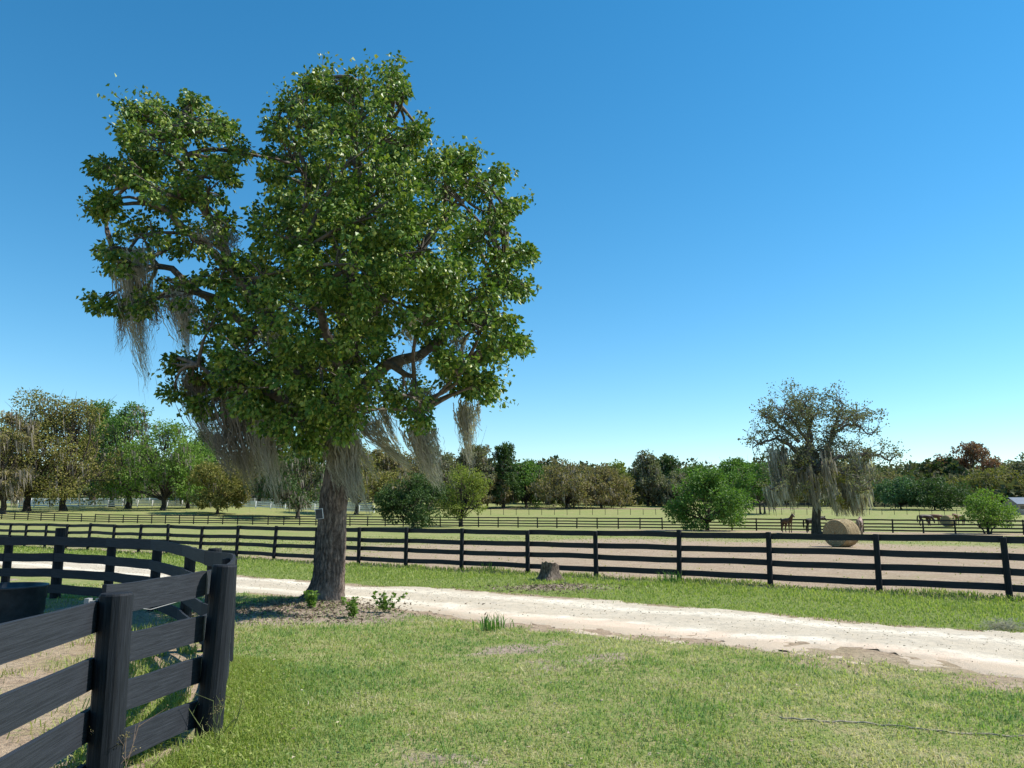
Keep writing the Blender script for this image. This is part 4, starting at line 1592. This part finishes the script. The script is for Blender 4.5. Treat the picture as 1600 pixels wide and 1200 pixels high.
c = gp(1316, 855)
bale('large round hay bale close behind the black fence', c, .76, 1.25, R(-52))
Y = 96.0
bale('small far round bale between the grazing brown horses', Vector((ux(1471, Y), Y, h1(ux(1471, Y), Y))), .72, 1.2, R(-62))

# ------------------------------------------------------------------ horses
def horse_mesh(pose):
    neck = {'up': [(.72, 1.38, .19), (.92, 1.60, .145), (1.08, 1.80, .115), (1.26, 1.70, .10), (1.42, 1.52, .07)],
            'down': [(.74, 1.25, .18), (.98, 1.02, .14), (1.14, .78, .11), (1.22, .55, .095), (1.27, .33, .065)],
            'level': [(.74, 1.36, .19), (1.0, 1.45, .14), (1.22, 1.50, .115), (1.38, 1.36, .095), (1.50, 1.18, .065)]}[pose]
    vs, rs, es = [], [], []

    def v(x, y, z, r):
        vs.append((x, y, z))
        rs.append(r)
        return len(vs) - 1
    pel = v(-.50, 0, 1.24, .255)
    loin = v(-.15, 0, 1.22, .25)
    bar = v(.15, 0, 1.17, .275)
    ch = v(.48, 0, 1.20, .26)
    es += [(pel, loin), (loin, bar), (bar, ch)]
    last = ch
    for x, z, r in neck:
        k = v(x, 0, z, r)
        es.append((last, k))
        last = k
    rump = v(-.68, 0, 1.20, .19)
    es.append((pel, rump))
    for sd in (-1, 1):
        last = pel
        for x, z, r, yy in ((-.56, .98, .17, .13), (-.48, .80, .12, .14), (-.70, .50, .068, .14), (-.66, .20, .048, .14), (-.63, .09, .05, .14), (-.59, .03, .062, .14)):
            k = v(x + .06 * sd, sd * yy, z, r)
            es.append((last, k))
            last = k
        last = ch
        for x, z, r, yy in ((.52, .98, .14, .13), (.50, .76, .09, .14), (.52, .46, .06, .14), (.52, .20, .044, .14), (.54, .09, .05, .14), (.57, .03, .06, .14)):
            k = v(x - .05 * sd, sd * yy, z, r)
            es.append((last, k))
            last = k
    me = bpy.data.meshes.new('horse_skeleton')
    me.from_pydata(vs, es, [])
    o = bpy.data.objects.new('horse_skeleton', me)
    COL.objects.link(o)
    sk = o.modifiers.new('skin', 'SKIN')
    for i, sv_ in enumerate(me.skin_vertices[0].data):
        sv_.radius = (rs[i] * (.92 if i < 4 else 1.0), rs[i])
        sv_.use_root = (i == 0)
    ss = o.modifiers.new('sub', 'SUBSURF')
    ss.levels = 2
    ss.render_levels = 2
    dg = bpy.context.evaluated_depsgraph_get()
    dg.update()
    out = bpy.data.meshes.new_from_object(o.evaluated_get(dg))
    out.name = 'horse_' + pose
    for pl in out.polygons:
        pl.use_smooth = True
    bpy.data.objects.remove(o)
    return out, neck


HM = {p: horse_mesh(p) for p in ('up', 'down', 'level')}


def horse(label, u, Y, yaw, pose, coat, scale=1.0, mane=(.012, .01, .009)):
    X = ux(u, Y)
    root = empty('horse', (X, Y, h1(X, Y)), yaw)
    root.scale = (scale,) * 3
    tag(root, label, 'horse', 'horses in the paddocks')
    me, neck = HM[pose]
    me = me.copy()
    me.materials.clear()
    me.materials.append(plain_mat('horse_coat', coat, .55, .25, 3, .05, .35, col2=tuple(c * .45 for c in coat)))
    b = bpy.data.objects.new('body', me)
    COL.objects.link(b)
    b.parent = root
    hm = plain_mat('horse_hair', mane, .7, .2, 9)
    mb = MB()
    mb.tube([(-.84, 0, 1.30), (-.93, 0, 1.18), (-.97, 0, .9), (-.95, 0, .6), (-.92, 0, .42)], [.05, .075, .085, .07, .02], 8, True, .15)
    mb.build('tail', hm, root, True)
    pts_ = [Vector((x, 0, z)) for x, z, r in neck[:3]]
    rr = [r for x, z, r in neck[:3]]
    d = (pts_[-1] - pts_[0]).normalized()
    nn = Vector((-d.z, 0, d.x))
    mb = MB()
    mb.tube([p_ + nn * (q * .82) for p_, q in zip(pts_, rr)], [.05, .065, .04], 6, True, .2)
    mb.build('mane', hm, root, True)
    pl = Vector((neck[2][0], 0, neck[2][1]))
    hd = (Vector((neck[3][0], 0, neck[3][1])) - pl).normalized()
    up = Vector((-hd.z, 0, hd.x))
    for sd in (-1, 1):
        mb = MB()
        b0 = pl + up * neck[2][2] * .7 + Vector((0, sd * .06, 0))
        mb.tube([b0, b0 + up * .07 + Vector((0, sd * .015, 0)), b0 + up * .15 + Vector((0, sd * .02, 0))], [.03, .032, .005], 6, True)
        mb.build('ear', b.data.materials[0], root, True)
    return root


horse('brown horse facing the camera left of the mossy tree', 1223, 71, R(-80), 'up', (.10, .045, .028), .92)
horse('dark bay horse with its head behind the mossy trunk', 1262, 71, R(8), 'level', (.022, .015, .013), .92)
horse('dark brown horse seen side on, leftmost at the far bale', 1435, 99, R(3), 'down', (.06, .025, .018), 1.0)
horse('chestnut horse feeding at the left of the far bale', 1450, 101, R(-12), 'down', (.17, .06, .032), 1.0)
horse('pale roan horse standing behind the large hay bale', 1334, 60, R(62), 'level', (.36, .23, .17), .95, (.2, .13, .1))
horse('reddish horse on the right side of the far bale', 1489, 100, R(205), 'level', (.20, .08, .045), .95)

# ------------------------------------------------------------------ small shed behind the right bush and low white barn on the left
def shed(name, label, u, Y, wdt, dep, hw, hr, wallm, roofm, yaw=0.0):
    X = ux(u, Y)
    root = empty(name, (X, Y, h1(X, Y)), yaw)
    tag(root, label, 'building')
    mb = MB()
    mb.box(-wdt / 2, wdt / 2, -dep / 2, dep / 2, -.4, hw)
    for sx in (-1, 1):
        mb.add([(sx * wdt / 2, -dep / 2, hw), (sx * wdt / 2, dep / 2, hw), (sx * wdt / 2, 0, hr)], [(0, 1, 2)])
    mb.build('wall', wallm, root)
    for sy in (-1, 1):
        mb = MB()
        e = .35
        k = (hr - hw) / (dep / 2)
        V = []
        for t_ in (0, .08):
            V += [(-wdt / 2 - e, sy * (dep / 2 + e), hw - k * e + .05 + t_), (wdt / 2 + e, sy * (dep / 2 + e), hw - k * e + .05 + t_), (wdt / 2 + e, 0, hr + .05 + t_), (-wdt / 2 - e, 0, hr + .05 + t_)]
        mb.add(V, [(0, 1, 2, 3), (4, 7, 6, 5), (0, 4, 5, 1), (1, 5, 6, 2), (2, 6, 7, 3), (3, 7, 4, 0)])
        mb.build('roof', roofm, root)
    mb = MB()
    mb.box(-wdt * .12, wdt * .12, -dep / 2 - .03, -dep / 2 - .004, 0, min(2.1, hw * .9))
    dr = mb.build('door', plain_mat('shed_door', (.09, .075, .06), .8), root)
    mb = MB()
    mb.box(wdt * .08, wdt * .1, -dep / 2 - .07, -dep / 2 - .031, .95, 1.1)
    mb.build('handle', M['metal'], dr)
    for s in (-.33, .33):
        mb = MB()
        mb.box(wdt * s - .5, wdt * s + .5, -dep / 2 - .025, -dep / 2 - .004, hw * .45, hw * .8)
        wo = mb.build('window', plain_mat('dark_window', (.03, .035, .04), .15, .1, 2, .0, .5), root)
        mb = MB()
        mb.box(wdt * s - .58, wdt * s + .58, -dep / 2 - .06, -dep / 2 - .026, hw * .45 - .1, hw * .45 - .02)
        mb.build('sill', M['white_paint'], wo)
    return root


shed('shed', 'small shed with blue grey roof behind the bright green tree', 1592, 150, 5.5, 4.2, 2.0, 3.1, plain_mat('pinkish_siding', (.42, .33, .29), .8), plain_mat('blue_grey_roof', (.085, .13, .19), .6, .15, 2))

# ------------------------------------------------------------------ tall tufts and weeds
def tuft(label, u, v, hgt, n, spread):
    c = gp(u, v)
    root_p = np.tile(np.array(tuple(c)), (n, 1)) + np.concatenate([rng.normal(size=(n, 2)) * spread, np.zeros((n, 1))], 1)
    V, F = blade_faces(root_p - np.array(tuple(c)), hgt * rng.uniform(.55, 1.1, n), np.full(n, .016), rng.uniform(.05, .65, n))
    o = mesh_np('grass_tuft', V, F, leaf_mat('tuft_blade', [(.07, .16, .03), (.10, .21, .04), (.14, .25, .06)], .35, .45, .3))
    o.location = c
    tag(o, label, 'grass tuft', 'tall grass tufts')


tuft('tall dark grass tuft on the near edge of the driveway', 769, 984, .26, 70, .12)
tuft('tall grass tuft at the foot of a black fence post', 1046, 911, .36, 60, .13)
tuft('grassy weed tuft under the black fence left of the stump', 766, 892, .30, 50, .13)


def weed(label, u, v, hgt, seed):
    global rng
    rng = np.random.default_rng(seed)
    c = gp(u, v)
    root = empty('leafy_weed', c)
    tag(root, label, 'weed', 'leafy weeds round the big tree')
    mb = MB()
    tips = []
    for _ in range(5):
        e = Vector((rng.normal() * .10, rng.normal() * .10, hgt * rng.uniform(.6, 1.0)))
        mb.tube(limb_path((0, 0, -.02), e, 0, 5, .05), [.006, .005, .004, .003, .002], 5, False)
        for s in np.linspace(.2, 1, 9):
            tips.append(e * float(s))
    mb.build('stem', plain_mat('weed_stem', (.10, .18, .04), .7), root)
    tp = np.array([tuple(t_) for t_ in tips])
    i = np.repeat(np.arange(len(tp)), 3)
    D = unit(rng.normal(size=(len(i), 3)) * np.array([1, 1, .35]))
    V, F = leaf_faces(tp[i], D, .085 * rng.uniform(.6, 1.2, len(i)), .055, .12)
    mesh_np('leaves', V, F, LM['bright'], root)


weed('leafy green weed left of the big trunk base', 487, 950, .34, 1)
weed('leafy green weed in front of the big trunk base', 553, 966, .36, 2)
weed('leafy green weed right of the trunk at the drive edge', 601, 957, .38, 3)


def stalks(label, x, y, n, hgt, seed, colr):
    global rng
    rng = np.random.default_rng(seed)
    random.seed(seed)
    root = empty('dry_weed', (x, y, h1(x, y)))
    tag(root, label, 'weed')
    mb = MB()
    tips = []
    for _ in range(n):
        e = Vector((random.gauss(0, .12), random.gauss(0, .12), hgt * random.uniform(.6, 1.05)))
        b = Vector((random.gauss(0, .05), random.gauss(0, .05), 0))
        pth = limb_path(b, e, 0, 6, .05)
        mb.tube(pth, [.0035, .003, .003, .0025, .002, .0015], 4, False)
        for k in (2, 3, 4):
            q = pth[k] + Vector((random.gauss(0, .06), random.gauss(0, .06), .08))
            mb.tube([pth[k], q], [.002, .001], 4, False)
            tips += [q, pth[5]]
    mb.build('stem', plain_mat('dry_stalk', colr, .8), root)
    tp = np.array([tuple(t_) for t_ in tips])
    i = np.repeat(np.arange(len(tp)), 4)
    V, F = leaf_faces(tp[i] + rng.normal(size=(len(i), 3)) * .012, unit(rng.normal(size=(len(i), 3))), .013, .007)
    mesh_np('seed_heads', V, F, LM['brown'], root)['kind'] = 'stuff'


stalks('dry brown weed stalks beside the thick near post', -2.34, 4.9, 8, .45, 4, (.20, .14, .10))
stalks('seeding green weed at the foot of the corner post', -2.12, 5.9, 7, .36, 6, (.12, .15, .05))

# broad-leaf clumps in the grass at the fence foot (stuff)
n = 1700
y = rng.uniform(3.2, 8.5, n)
x = np.interp(y, _pen[:, 1], _pen[:, 0]) + .1 + np.abs(rng.normal(0, .38, n))
P = np.stack([x, y, H(x, y) + rng.uniform(.02, .10, n)], -1)
D = unit(rng.normal(size=(n, 3)) * np.array([1, 1, .4]))
V, F = leaf_faces(P, D, .028 * rng.uniform(.6, 1.3, n), .02)
o = mesh_np('clover', V, F, M['blades_lush'])
tag(o, 'small broad leaved clover at the fence foot', 'clover', kind='stuff')

# grey moss clump fallen on the verge
c = gp(1572, 984)
n = 900
P = rng.normal(size=(n, 3)) * np.array([.13, .10, .035]) + np.array([0, 0, .05])
P[:, 2] = np.abs(P[:, 2])
V, F = leaf_faces(P, unit(rng.normal(size=(n, 3)) * np.array([1, 1, .5])), .10, .008)
o = mesh_np('moss_clump', V, F, M['moss'])
o.location = c
tag(o, 'fallen clump of grey moss on the verge at right', 'moss')

# rope lying in the lawn
rp = [gp(u, v) for u, v in [(1218, 1124), (1260, 1127), (1300, 1129), (1350, 1132), (1400, 1136), (1450, 1142), (1500, 1147), (1560, 1151), (1640, 1156), (1740, 1160)]]
mb = MB()
fine = []
for i in range(len(rp) - 1):
    for s in (0, .25, .5, .75):
        q = rp[i].lerp(rp[i + 1], s)
        fine.append(q + Vector((random.gauss(0, .008), random.gauss(0, .008), .009 + random.uniform(-.006, .010))))
mb.tube(fine, [.0065] * len(fine), 7, True, .2)
o = mb.build('rope', plain_mat('weathered_rope', (.46, .39, .29), .95, .3, 30, .6))
tag(o, 'thin weathered brown rope lying across the lawn', 'rope')
